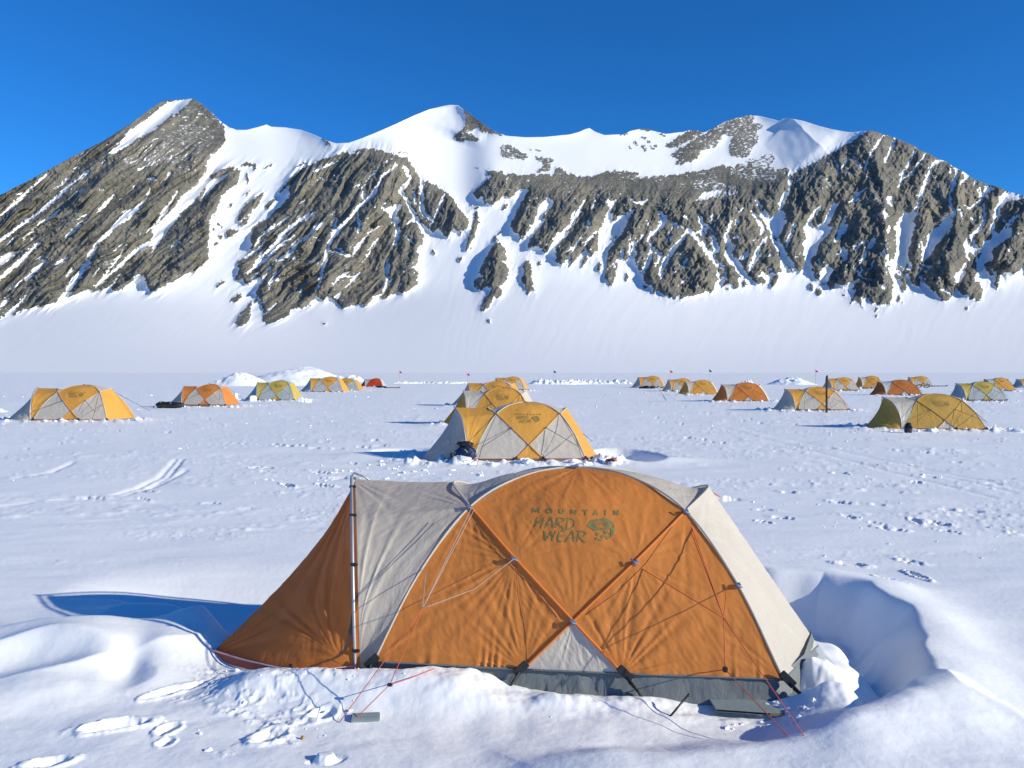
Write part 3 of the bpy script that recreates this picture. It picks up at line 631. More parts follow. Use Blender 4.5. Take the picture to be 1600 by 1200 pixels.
relief = wall * (26 * ridged(sc_ / 56.0, Yg / 130.0, 3, 61) + (1 - lw) * 15 * ridged(sc_ / 25.0, Yg / 55.0, 3, 62, 0.55) + lw * 50 * (ridged(sc_ / 30.0, Yg / 170.0, 2, 72, 0.45) - 0.2) * (0.5 + 0.9 * sstep(-0.2, 0.3, noise(Xg / 70, Yg / 50, 73))) + 17 * ridged((Xg - 0.45 * Yg) / 34.0, Yg / 70.0, 3, 68, 0.55) * sstep(820, 1000, Xg) + (12 - 7 * lw) * ridged(Xg / 30.0 + 5, Yg / 34.0, 3, 69, 0.55) + 7.0 * ridged(sc_ / 10.0 + 3, Yg / 20.0, 3, 63, 0.6))
relief += m3 * (1 - 0.5 * yup) * (6 + 6.5 * ridged(Xg / 10.0, Yg / 13.0, 4, 66, 0.6) + 4.5 * fbm(sc_ / 3.6, Yg / 6.0, 3, 65, 0.65))
relief += (7.0 * m0 + 16.0 * m3 * sstep(0.3, 0.9, m10)) * (1 - yup) + 1.2 * fbm(sc_ / 16.0, Yg / 90.0, 3, 64) * (1 - yup)
RIDGES = [([(618, 238), (600, 300), (560, 360), (520, 420), (470, 500)], 150, 45, 95), ([(300, 150), (250, 200), (200, 240), (165, 275), (110, 335), (60, 395)], 46, 60, 80),
          ([(368, 266), (335, 318), (318, 350), (290, 385), (243, 448)], 20, 34, 38), ([(234, 383), (200, 445)], 16, 22, 24), ([(92, 408), (50, 465)], 12, 24, 24), ([(250, 260), (205, 320), (170, 360), (120, 420)], 26, 34, 52),
          ([(1356, 200), (1382, 300), (1385, 400), (1376, 475)], 80, 30, 70), ([(1455, 238), (1440, 300), (1436, 350), (1432, 440)], 34, 24, 42), ([(1500, 262), (1494, 340), (1486, 400), (1480, 460)], 36, 30, 46),
          ([(1610, 305), (1580, 380), (1562, 430)], 40, 34, 46), ([(1300, 235), (1275, 300), (1262, 345)], 34, 40, 30), ([(1428, 226), (1400, 300)], 30, 26, 26), ([(1078, 358), (1108, 415), (1104, 455)], 52, 14, 34), ([(1220, 290), (1208, 330)], 14, 14, 16),
          ([(850, 312), (842, 345), (815, 380)], 16, 16, 22), ([(896, 318), (880, 350), (852, 388)], 20, 18, 26), ([(950, 315), (925, 345), (898, 385)], 16, 22, 24), ([(1012, 322), (990, 365), (965, 425)], 22, 18, 28), ([(1150, 325), (1130, 370), (1120, 400)], 18, 14, 20),
          ([(780, 378), (776, 420), (765, 460)], 22, 12, 22), ([(705, 305), (712, 335), (700, 362)], 14, 16, 18), ([(655, 345), (648, 400), (640, 450)], 26, 10, 20),
          ([(1232, 180), (1262, 208), (1300, 245)], 60, 60, 55), ([(724, 160), (728, 190), (716, 225)], 75, 40, 60), ([(1160, 182), (1120, 220), (1050, 250)], 40, 60, 30), ([(296, 150), (352, 205)], 40, 60, 20)]
for pts, wl, wr, h in RIDGES:
    if h <= 0: continue
    x0 = min(p[0] for p in pts) - wl - wr; x1 = max(p[0] for p in pts) + wl + wr
    c0, c1 = np.searchsorted(cols, [x0, x1])
    d, side, tt = segdist(Xg[:, c0:c1] + 2.5 * noise(Xg[:, c0:c1] / 14, Yg[:, c0:c1] / 14, 77), Yg[:, c0:c1], pts)
    ww = np.where(side > 0, wl, wr)
    f = np.clip(1 - d / ww, 0, 1)
    f = np.where(d < 1.5 * ww, f * f * 0.35 + f * 0.65, 0)
    relief[:, c0:c1] += h * f * (0.2 + 0.8 * sstep(0.1, 0.7, m10[:, c0:c1]) if h < 50 or pts[0][0] < 600 else 1.0) * (0.4 + 0.6 * sstep(0, 0.08, tt)) * sstep(1.0, 0.72, tt)
edge = np.clip((Yg - ys[None, :]) / 3.0, 0, 1)
fade = sstep(TOE - 4, TOE - 20, Yg)
dd_ = dep - relief * fade
Pm = np.stack([(Xg - 800) / F * dd_, dd_, CH + (HY - Yg) / F * dd_], -1)
# apron foot dips under the plain; back slope closes the massif
Pm[0, :, 2] = -12.0
back = []
for k, (bd, bz) in enumerate([(60, 0.985), (350, 0.8), (900, 0.45), (1700, -0.02)]):
    q = Pm[-1].copy()
    q[:, 1] += bd; q[:, 0] *= (1 + bd / q[:, 1]); q[:, 2] = q[:, 2] * bz
    back.append(q)
Pm = np.concatenate([Pm, np.stack(back)], 0)
rock = np.concatenate([rock, np.repeat(rock[-1:], 4, 0)], 0)

mm, nt, p = newmat('mountain_rock_and_snow')
at = nd(nt, 'ShaderNodeAttribute', attribute_name='rock')
geo = nd(nt, 'ShaderNodeNewGeometry')
nA = nd(nt, 'ShaderNodeTexNoise', i_Scale=0.075, i_Detail=9.0, i_Roughness=0.75)
nB = nd(nt, 'ShaderNodeTexNoise', i_Scale=0.006, i_Detail=5.0, i_Roughness=0.6)
for n_ in (nA, nB): nt.links.new(geo.outputs['Position'], n_.inputs['Vector'])
ma = nd(nt, 'ShaderNodeMath', operation='MULTIPLY_ADD'); ma.inputs[1].default_value = 0.95
nt.links.new(nA.outputs['Fac'], ma.inputs[0])
sb = nd(nt, 'ShaderNodeMath', operation='SUBTRACT'); sb.inputs[1].default_value = 0.475
nt.links.new(at.outputs['Fac'], sb.inputs[0]); nt.links.new(sb.outputs[0], ma.inputs[2])
mr = nd(nt, 'ShaderNodeMapRange'); mr.inputs['From Min'].default_value = 0.40; mr.inputs['From Max'].default_value = 0.62
nt.links.new(ma.outputs[0], mr.inputs['Value'])
cr = nd(nt, 'ShaderNodeValToRGB')
els = cr.color_ramp.elements
els[0].position = 0.38; els[0].color = (0.108, 0.115, 0.108, 1)
els[1].position = 0.66; els[1].color = (0.31, 0.27, 0.205, 1)
e = els.new(0.5); e.color = (0.185, 0.178, 0.15, 1)
mpS = nd(nt, 'ShaderNodeMapping'); mpS.inputs['Scale'].default_value = (0.004, 0.004, 0.05); mpS.inputs['Rotation'].default_value = (0.0, 0.5, 0.3)
nt.links.new(geo.outputs['Position'], mpS.inputs['Vector'])
nS = nd(nt, 'ShaderNodeTexNoise', i_Scale=1.0, i_Detail=6.0, i_Roughness=0.7)
nt.links.new(mpS.outputs[0], nS.inputs['Vector'])
mm3 = nd(nt, 'ShaderNodeMix', data_type='FLOAT'); mm3.inputs[0].default_value = 0.45
nt.links.new(nB.outputs['Fac'], mm3.inputs[2]); nt.links.new(nA.outputs['Fac'], mm3.inputs[3])
mm4 = nd(nt, 'ShaderNodeMix', data_type='FLOAT'); mm4.inputs[0].default_value = 0.4
nt.links.new(mm3.outputs[0], mm4.inputs[2]); nt.links.new(nS.outputs['Fac'], mm4.inputs[3])
nt.links.new(mm4.outputs[0], cr.inputs['Fac'])
mx = nd(nt, 'ShaderNodeMix', data_type='RGBA')
mx.inputs[6].default_value = (0.845, 0.86, 0.87, 1)
nt.links.new(mr.outputs[0], mx.inputs[0]); nt.links.new(cr.outputs['Color'], mx.inputs[7])
nt.links.new(mx.outputs[2], p.inputs['Base Color'])
p.inputs['Roughness'].default_value = 0.85
p.inputs['Specular IOR Level'].default_value = 0.15
bm_ = nd(nt, 'ShaderNodeMath', operation='MULTIPLY')
nt.links.new(nA.outputs['Fac'], bm_.inputs[0]); nt.links.new(mr.outputs[0], bm_.inputs[1])
b = nd(nt, 'ShaderNodeBump', i_Strength=0.9, i_Distance=9.0)
nt.links.new(bm_.outputs[0], b.inputs['Height'])
nt.links.new(b.outputs[0], p.inputs['Normal'])
mo = grid_mesh('mountain', Pm, mm, attr={'rock': rock})
tag(mo, kind='structure')
# ------------------------------------------------------------------ where the tents stand
TC = Vector((0.50, 6.22, 0.05)); TR = math.radians(-7)      # near tent
TENTS = [  # left tip px, right px, top row, base row, colourway, main, alt, label
    (660, 945, 628, 724, 'B', 'gold', 'cream', 'gold and cream tent with a dark blue pack, behind the big orange tent'),
    (12, 205, 601, 660, 'B', 'gold', 'cream', 'gold and cream tent alone at the left edge of the camp'),
    (262, 374, 602, 637, 'B', 'orange', 'cream', 'orange and cream tent with a long black duffel bag lying beside its left end'),
    (382, 476, 593, 626, 'B', 'olive', 'grey', 'dull yellow and grey tent with snow blocks at both ends'),
    (469, 548, 588, 613, 'B', 'gold', 'grey', 'gold and grey tent in front of the large snow heap'),
    (495, 572, 590, 610, 'B', 'gold2', 'grey', 'gold tent half hidden behind the gold and grey tent at the snow heap'),
    (561, 606, 590.5, 605, 'A', 'red', 'grey', 'bright red-orange tent with dark gear strewn along its front'),
    (694, 856, 605, 665, 'A', 'gold', 'cream', 'gold tent with a pale left wall, directly behind the tent with the blue pack'),
    (709, 828, 597.5, 636, 'B', 'gold', 'cream', 'gold tent third in the middle row, only its upper half showing'),
    (763, 829, 589.5, 611, 'B', 'gold', 'cream', 'small gold tent farthest back in the middle row'),
    (988, 1044, 587.5, 606, 'B', 'gold', 'cream', 'gold and cream tent with dark gear in front of it, beside the snow bank'),
    (1035, 1092, 591, 612, 'B', 'gold', 'cream', 'gold tent half hidden behind a lighter gold tent, right of the standing shovel'),
    (1059, 1128, 593, 617, 'A', 'gold', 'cream', 'all gold tent with a pale strip, just left of the bright orange tent'),
    (1113, 1210, 597, 628, 'A', 'orange', 'cream', 'bright orange tent with pale strips, standing alone in the middle of the right hand rows'),
    (1209, 1336, 604.5, 643, 'B', 'gold', 'cream', 'gold and cream tent behind the tall black ski'),
    (1283, 1347, 590, 611, 'B', 'gold', 'cream', 'gold tent with cream triangles just beyond the tent with the black ski'),
    (1338, 1383, 588, 608, 'A', 'gold', 'cream', 'small gold tent with a pale left wall, behind the dark orange tent'),
    (1361, 1447, 593, 618, 'A', 'orange2', 'grey', 'dark orange tent with grey strips'),
    (1414, 1460, 588, 604.5, 'B', 'gold', 'cream', 'far gold tent with a bicycle and gear lying in front of it'),
    (1357, 1553, 614, 673, 'A', 'gold2', 'cream', 'tan gold tent with an olive doorway and a black sack at its foot'),
    (1484, 1579, 597, 628, 'B', 'olive', 'grey', 'dull yellow and blue-grey tent behind the tan gold tent'),
    (1532, 1590, 591, 612, 'A', 'gold', 'grey', 'gold tent half hidden behind the dull yellow and blue-grey tent'),
    (1583, 1640, 591, 606.5, 'B', 'gold2', 'grey', 'gold and grey tent cut off by the right edge of the view'),
]
def tent_pose(t):
    xl, xr, yt, yb = t[:4]
    D = CH * F / (yb - HY)
    s = 1.0
    for _ in range(6):
        Dc = D + 0.95 * s
        s = (xr - xl) / F * (D + 0.5 * s) / 4.30
        s = min(max(s, 0.86), 1.22)
    zt = CH - (yt - HY) / F * Dc
    sz = min(max(zt / 1.283, 0.86), 1.25)
    cx = ((xl + xr) / 2 - 800) / F * (D + 0.5 * s) + 0.33 * s
    return cx, Dc, s, sz
POSES = [tent_pose(t) for t in TENTS]

# ------------------------------------------------------------------ snow plain
def poly_sd(x, y, pts):
    """signed distance, positive inside"""
    n = len(pts)
    d, _, _ = segdist(x, y, list(pts) + [pts[0]])
    ins = np.zeros(x.shape, bool)
    for i in range(n):
        xa, ya = pts[i]; xb, yb_ = pts[(i + 1) % n]
        if ya == yb_: continue
        c = ((ya > y) != (yb_ > y)) & (x < (xb - xa) * (y - ya) / (yb_ - ya) + xa)
        ins ^= c
    return np.where(ins, d, -d)
def gp(pts, z=0.0):
    return [(G(a, b, z).x, G(a, b, z).y) for a, b in pts]
SCOOP = gp([(900, 900), (1150, 898), (1290, 910), (1370, 928), (1425, 966), (1455, 1018), (1470, 1085), (1420, 1124), (1340, 1152), (1300, 1156), (1322, 1095), (1312, 1040), (1275, 1005), (1180, 975)])
HOLLOW = gp([(60, 938), (180, 935), (290, 962), (340, 992), (352, 1003), (430, 1010), (560, 940), (600, 860), (60, 860)])
FORE = gp([(760, 1176), (900, 1182), (1050, 1184), (1200, 1168), (1330, 1145), (1420, 1120), (1480, 1085)]) + [(3.6, 3.0), (0, 3.0)]
PILES = [(G(1283, 1066, 0.0), 0.17, 0.2, 0.12), (G(1250, 1066, 0), 0.14, 0.12, 0.08), (G(1295, 1110, 0), 0.16, 0.16, 0.05), (G(700, 1068, 0), 0.35, 0.16, 0.07), (G(760, 1075, 0), 0.2, 0.12, 0.05), (G(900, 1104, 0), 0.5, 0.1, 0.05), (G(620, 1052, 0), 0.2, 0.14, 0.06)]
def rotgauss(x, y, cx, cy, rx, ry, ang):
    c, s = math.cos(ang), math.sin(ang)
    u = ((x - cx) * c + (y - cy) * s) / rx; v = (-(x - cx) * s + (y - cy) * c) / ry
    return np.exp(-(u * u + v * v))
def height(x, y):
    x = np.asarray(x, float); y = np.asarray(y, float)
    r = np.hypot(x, y)
    z = 0.10 * fbm(x / 14.0, y / 14.0, 3, 201) * sstep(9, 30, r) * sstep(900, 200, r)
    z = z + 0.030 * fbm(x / 2.4, y / 1.2, 3, 202)
    wnd = fbm(x / 1.3 + 0.2 * y, y / 0.33, 5, 203, 0.55)
    z = z + 0.008 * wnd * sstep(3, 9, r)
    near = r < 12
    if near.any():
        xn, yn = x[near], y[near]
        h = np.zeros(xn.shape)
        wx = xn + 0.10 * fbm(xn / 0.7, yn / 0.7, 2, 210, 0.35); wy = yn + 0.10 * fbm(xn / 0.7 + 7, yn / 0.7, 2, 211, 0.35)
        sc = poly_sd(wx, wy, SCOOP)
        right = sstep(1.2, 1.9, xn)
        h += right * (0.12 * np.exp(-(np.minimum(sc, 0) / 0.45) ** 2) - 0.50 * sstep(0.0, 0.46, sc) )
        h += right * 0.09 * fbm(xn / 0.5, yn / 0.22, 4, 215, 0.55) * sstep(0.1, 0.4, sc)
        ho = poly_sd(wx, wy, HOLLOW)
        left = sstep(-0.9, -1.6, xn)
        h += left * (-0.34 * sstep(-0.02, 0.26, ho)) * sstep(8.9, 6.9, yn) * sstep(-4.3, -3.2, xn)
        fo = poly_sd(wx, wy, FORE)
        h += 0.115 * sstep(-0.14, 0.24, fo) * sstep(-0.3, 0.6, xn)
        # hump on the left with folds
        c = G(160, 1015)
        h += 0.17 * rotgauss(xn, yn, c.x, c.y, 0.95, 0.42, 0.1) + 0.10 * rotgauss(xn, yn, G(310, 985).x, G(310, 985).y, 0.32, 0.26, -0.2)
        h += 0.07 * rotgauss(xn, yn, G(80, 1080).x, G(80, 1080).y, 0.5, 0.3, 0.3) + 0.06 * rotgauss(xn, yn, G(20, 1005).x, G(20, 1005).y, 0.3, 0.16, 0) + 0.07 * rotgauss(xn, yn, G(230, 960).x, G(230, 960).y, 0.7, 0.2, 0.1)
        h -= 0.07 * rotgauss(xn, yn, G(205, 1050).x, G(205, 1050).y, 0.12, 0.35, 0.3)
        hm = rotgauss(xn, yn, c.x, c.y, 1.3, 0.8, 0.1)
        h += 0.07 * hm * (1 - 2 * np.abs(noise(xn / 0.8, yn / 0.6, 231)))
        # snow banked against the near tent
        lx = (xn - TC.x) * math.cos(TR) + (yn - TC.y) * math.sin(TR); ly = -(xn - TC.x) * math.sin(TR) + (yn - TC.y) * math.cos(TR)
        fr = np.exp(-((ly + 1.12) / 0.22) ** 2) * sstep(-2.5, -1.9, lx) * sstep(1.9, 1.2, lx)
        h += fr * (0.125 * sstep(-0.2, -0.75, lx) - 0.03 + 0.045 * sstep(1.0, 0.3, lx) + 0.028 * fbm(xn / 0.4, yn / 0.2, 2, 241) + 0.005 * fbm(xn / 0.07, yn / 0.06, 2, 242))
        inside = sstep(1.0, 0.85, np.abs(ly)) * sstep(2.0, 1.8, np.abs(lx))
        h -= 0.12 * inside
        for c, rx, ry, hh in PILES:
            g_ = rotgauss(xn, yn, c.x, c.y, rx, ry, 0)
            h += hh * g_ * (1 + 0.45 * fbm(xn / 0.16, yn / 0.16, 3, 251))
        # broken crust left of the front
        cr_ = poly_sd(xn, yn, gp([(290, 1035), (420, 1045), (560, 1045), (560, 1110), (480, 1180), (330, 1190), (300, 1120), (240, 1100)]))
        cm = sstep(-0.1, 0.25, cr_) * sstep(-0.12, 0.15, fbm(xn / 0.30, yn / 0.22, 3, 262))
        h += cm * 0.013 * np.maximum(ridged(xn / 0.085, yn / 0.07, 3, 263), -0.2)
        h += 0.022 * fbm(xn / 0.6, yn / 0.5, 3, 270) * sstep(1.2, 0.2, np.abs(ly + 1.5))
        h += 0.0016 * fbm(xn / 0.05, yn / 0.04, 3, 271)
        z[near] += h
    # trampled, lumpy snow round the other tents and patches of disturbed crust
    far = (r > 9) & (r < 260)
    if far.any():
        xf, yf = x[far], y[far]
        dist = np.full(xf.shape, 99.0)
        for (cx, cy, s, sz) in POSES:
            dx = np.maximum(np.abs(xf - cx + 0.35) - 2.15 * s, 0); dy = np.maximum(np.abs(yf - cy) - 0.95 * s, 0)
            dist = np.minimum(dist, np.hypot(dx, dy))
        lump = np.maximum(fbm(xf / 0.35, yf / 0.35, 3, 301), 0)
        h = 0.26 * lump * np.exp(-(dist / 0.55) ** 2) + 0.05 * np.exp(-(dist / 0.8) ** 2)
        patch = sstep(0.10, 0.34, fbm(xf / 9.0, yf / 3.6, 3, 305) + 0.06)
        h += patch * (0.019 * np.maximum(fbm(xf / 0.40, yf / 0.22, 3, 306) - 0.06, -0.02) * 2.0)
        patch2 = sstep(0.05, 0.3, fbm(xf / 14.0, yf / 2.0, 3, 315))
        h += patch2 * 0.07 * np.maximum(fbm(xf / 0.9, yf / 0.16, 3, 316) - 0.18, 0)
        patch3 = sstep(0.04, 0.26, fbm(xf / 5.0, yf / 1.6, 3, 325))
        h += patch3 * 0.032 * np.maximum(fbm(xf / 0.16, yf / 0.11, 3, 326) - 0.12, 0) * sstep(70, 30, r[far]) 
        # wind scoop right of the gold tent behind
        c = G(985, 714); h2 = rotgauss(xf, yf, c.x, c.y + 0.4, 0.85, 1.7, 0.1)
        h += 0.12 * rotgauss(xf, yf, c.x + 0.35, c.y - 0.9, 1.0, 0.5, 0.1) - 0.46 * sstep(0.3, 0.62, h2)
        c = G(625, 708); h += -0.22 * sstep(0.35, 0.75, rotgauss(xf, yf, c.x, c.y + 0.5, 0.9, 0.8, 0)) + 0.10 * rotgauss(xf, yf, c.x - 0.3, c.y - 0.8, 1.2, 0.5, 0)
        z[far] += h * sstep(9, 11, r[far])
    return z
def hgt(x, y): return float(height(np.array([float(x)]), np.array([float(y)]))[0])

HALF = math.radians(40)
thf = np.linspace(-HALF, HALF, 1060)
thb = np.linspace(HALF, 2 * math.pi - HALF, 110)[1:-1]
th = np.concatenate([thf, thb])                  # measured from +Y towards +X
inv = np.linspace(1 / 3.15, 1 / 330.0, 660)
rr = np.concatenate([np.linspace(0.05, 3.1, 60), 1 / inv, np.geomspace(345, 30000, 40)])
R_, TH_ = np.meshgrid(rr, th, indexing='ij')
gx = R_ * np.sin(TH_); gy = R_ * np.cos(TH_)
gz = height(gx, gy)
r0 = 60
def stamp(px, py, fn, rad):
    """apply fn(dx, dy) -> dz around a ground point"""
    r = math.hypot(px, py); a = math.atan2(px, py)
    if abs(a) > HALF - 0.02 or r < 3.2 or r > 200: return
    ia, ib = np.searchsorted(rr, [r - rad, r + rad]); ja, jb = np.searchsorted(thf, [a - rad / r, a + rad / r])
    if ib <= ia or jb <= ja: return
    dx = gx[ia:ib, ja:jb] - px; dy = gy[ia:ib, ja:jb] - py
    gz[ia:ib, ja:jb] += fn(dx, dy)
rng = np.random.RandomState(7)
def foot(x, y, ang, L=0.30, Wd=0.12, dp=0.05, seed=0):
    c, s = math.cos(ang), math.sin(ang)
    def fn(dx, dy):
        u = (dx * c + dy * s) / (L / 2); v = (-dx * s + dy * c) / (Wd / 2)
        q = np.sqrt(u * u + v * v) + 0.30 * fbm(dx / 0.08 + seed, dy / 0.06, 2, 401) + 0.30 * fbm(dx / 0.06 + seed, dy / 0.05, 2, 402)
        return -dp * sstep(1.1, 0.65, q) + 0.35 * dp * np.exp(-((q - 1.35) / 0.25) ** 2)
    stamp(x, y, fn, L * 1.3)
def trail(pts, step=0.62, wob=0.12, side=0.13, sz=1.0, dp=0.06):
    P_ = [G(a, b) for a, b in pts]
    for i in range(len(P_) - 1):
        a, b = P_[i], P_[i + 1]; L = (b - a).length
        n = max(1, int(L / step)); dr = (b - a).normalized(); an = math.atan2(dr.y, dr.x)
        for k in range(n):
            sd = 1 if k % 2 else -1
            q = a.lerp(b, (k + 0.5) / n) + Vector((-dr.y, dr.x, 0)) * side * sd + Vector((rng.normal() * wob, rng.normal() * wob, 0))
            if rng.uniform() < 0.25: continue
            foot(q.x, q.y, an + rng.normal() * 0.3, 0.30 * sz * rng.uniform(0.8, 1.3), 0.11 * sz * rng.uniform(0.6, 1.3), dp * 0.55 * rng.uniform(0.3, 1.3), rng.uniform(0, 50))
def groove(pts, wd=0.10, dp=0.03):
    P_ = [G(a, b) for a, b in pts]
    for i in range(len(P_) - 1):
        a, b = P_[i], P_[i + 1]; L = (b - a).length; n = max(2, int(L / (wd * 0.7))); dr = (b - a).normalized()
        for k in range(n):
            q = a.lerp(b, k / n)
            stamp(q.x, q.y, lambda dx, dy: -dp * 0.45 * np.exp(-((dx * dr.x + dy * dr.y) / (wd * 0.6)) ** 2 - ((-dx * dr.y + dy * dr.x) / (wd * 0.5)) ** 2), wd * 1.6)
for pts in [[(1120, 805), (1290, 845), (1450, 880), (1600, 915)], [(1180, 800), (1330, 812), (1480, 850), (1600, 872)], [(1290, 790), (1440, 815), (1600, 838)], [(1150, 840), (1300, 868), (1420, 898), (1580, 930)],
            [(1210, 772), (1400, 790), (1600, 806)], [(1320, 880), (1480, 905), (1560, 925)], [(1340, 738), (1480, 752), (1600, 762)], [(1250, 868), (1340, 880), (1420, 890)]]:
    trail(pts, 0.55, 0.30, 0.16, 1.0, 0.10)
for pts in [[(390, 728), (470, 738), (560, 758)], [(420, 724), (520, 735), (600, 742)], [(470, 745), (560, 762), (640, 772)], [(380, 690), (520, 700), (640, 705)], [(520, 690), (600, 700), (660, 706)], [(560, 720), (650, 735), (720, 742)]]:
    trail(pts, 0.7, 0.35, 0.3, 1.5, 0.10)
for pts in [[(0, 700), (90, 690), (180, 672)], [(130, 772), (280, 780), (420, 782), (520, 784)], [(240, 762), (420, 768), (560, 770)], [(200, 706), (300, 700), (420, 690)], [(1060, 680), (1200, 700), (1300, 712)], [(1400, 700), (1500, 720), (1600, 728)], [(30, 650), (120, 668), (260, 676)], [(900, 640), (1000, 650), (1100, 670)], [(240, 650), (380, 655), (520, 650)], [(1000, 625), (1120, 645), (1240, 668)]]:
    trail(pts, 0.9, 0.4, 0.2, 1.2, 0.07)
for pts in [[(1130, 668), (1250, 700), (1400, 740), (1560, 780)], [(1140, 664), (1290, 700), (1450, 735), (1590, 762)], [(1430, 735), (1500, 750), (1590, 772)], [(285, 718), (262, 745), (230, 762), (190, 775)], [(275, 718), (250, 745), (215, 762), (175, 775)], [(115, 722), (80, 738), (20, 748)], [(290, 735), (262, 750), (235, 762)],
            [(360, 672), (420, 668), (470, 667)], [(300, 690), (360, 678), (410, 680)], [(320, 670), (365, 662)], [(0, 790), (60, 783), (140, 780)], [(900, 690), (1100, 700), (1300, 720)]]:
    groove(pts, 0.12, 0.05 if pts[0][0] < 600 and pts[0][1] > 700 else 0.022)
for (a, b, an, L, w_, d_) in [(180, 1136, 0.35, 0.32, 0.13, 0.045), (258, 1082, 0.9, 0.26, 0.08, 0.03), (262, 1140, 1.3, 0.15, 0.09, 0.03), (258, 1160, 1.3, 0.10, 0.07, 0.02), (285, 1075, 0.7, 0.3, 0.05, 0.02), (75, 1196, 0.3, 0.2, 0.10, 0.035), (420, 1150, 1.2, 0.2, 0.14, 0.03), (505, 1118, 0.4, 0.14, 0.1, 0.03), (510, 1190, 0.1, 0.12, 0.09, -0.03), (1120, 780, 0, 0.5, 0.2, -0.06)]:
    q = G(a, b); foot(q.x, q.y, an, L, w_, d_, a)
gnd = np.stack([gx, gy, gz], -1)
go = grid_mesh('snow_ground', gnd, M['snow'], wrap=True)
tag(go, kind='structure')

# ------------------------------------------------------------------ snow heaps, banks and blocks
def heap(name, c, rx, ry, h, label, seed, rough=0.25, n=70, fr=2.2, rot=0.0, cat='snow heap', group=None):
    u = np.linspace(-1.25, 1.25, n * 2); v = np.linspace(-1.25, 1.25, n)
    U, V = np.meshgrid(u, v)
    q = np.sqrt(U * U + V * V) + 0.16 * fbm(U * 1.6, V * 1.6, 3, seed)
    z = np.clip(1 - q ** 1.35, -0.15, None)
    z = z * (1 + rough * 2 * fbm(U * fr, V * fr, 4, seed + 3)) + rough * 0.5 * np.maximum(ridged(U * fr * 1.5, V * fr, 3, seed + 9), 0) * np.clip(z, 0, 1)
    cr, sr = math.cos(rot), math.sin(rot)
    P_ = np.stack([(U * rx * cr - V * ry * sr), (U * rx * sr + V * ry * cr), z * h], -1)
    o = grid_mesh(name, P_, M['snow'])
    o.location = (c[0], c[1], hgt(c[0], c[1]) - 0.02)
    return tag(o, label, cat, group)
def Gd(px, D, z=0): return Vector(((px - 800) / F * D, D, z))
heap('snow_heap', Gd(376, 118), 4.6, 3.4, 1.9, 'low rounded snow heap with a shaded left face, left of the larger snow heap', 11, 0.16)
heap('snow_heap', Gd(468, 122), 9.5, 5.0, 2.6, 'large bright snow heap rising behind the yellow and gold tents on the left', 15, 0.12)
heap('snow_heap', Gd(545, 116), 5.0, 3.0, 1.3, 'low tail of snow trailing right from the large heap towards the red tent', 19, 0.3)
heap('snow_heap', Gd(1236, 128), 3.8, 3.0, 1.1, 'lone snow heap with a blue shaded left side, on the right beside a magenta flag', 23, 0.2)
heap('snow_heap', Gd(1168, 118), 1.5, 1.0, 0.75, 'small white snow lump above the orange tent', 27, 0.4)
def bank(name, px0, px1, D, h, dep_, label, seed):
    n = 220; m = 26
    xs = np.linspace((px0 - 800) / F * D, (px1 - 800) / F * D, n); v = np.linspace(-1, 1, m)
    X_, V_ = np.meshgrid(xs, v)
    e_ = np.clip(np.minimum(X_ - xs[0], xs[-1] - X_) / 1.5, 0, 1)
    z = np.clip(1 - V_ ** 2, 0, 1) ** 0.6 * h * (0.55 + 0.9 * np.maximum(fbm(X_ / 0.7, V_ * 2 + seed, 4, seed), -0.4)) * e_ - 0.08
    P_ = np.stack([X_, D + V_ * dep_ + 1.2 * fbm(X_ / 9, X_ * 0, 2, seed), z], -1)
    o = grid_mesh(name, P_, M['snow'])
    return tag(o, label, 'snow bank')
bank('snow_bank', 822, 992, 132, 0.95, 1.2, 'rough wall of broken snow between the middle row and the right hand tents', 31)
bank('snow_bank', 606, 742, 138, 0.5, 1.0, 'low broken line of snow left of the middle row of tents', 35)
bank('snow_bank', -20, 36, 42, 0.42, 0.5, 'heaped snow at the left edge beside the lone gold tent', 39)
bank('snow_bank', 196, 236, 44, 0.42, 0.5, 'small mound of broken snow left of the long black duffel', 43)
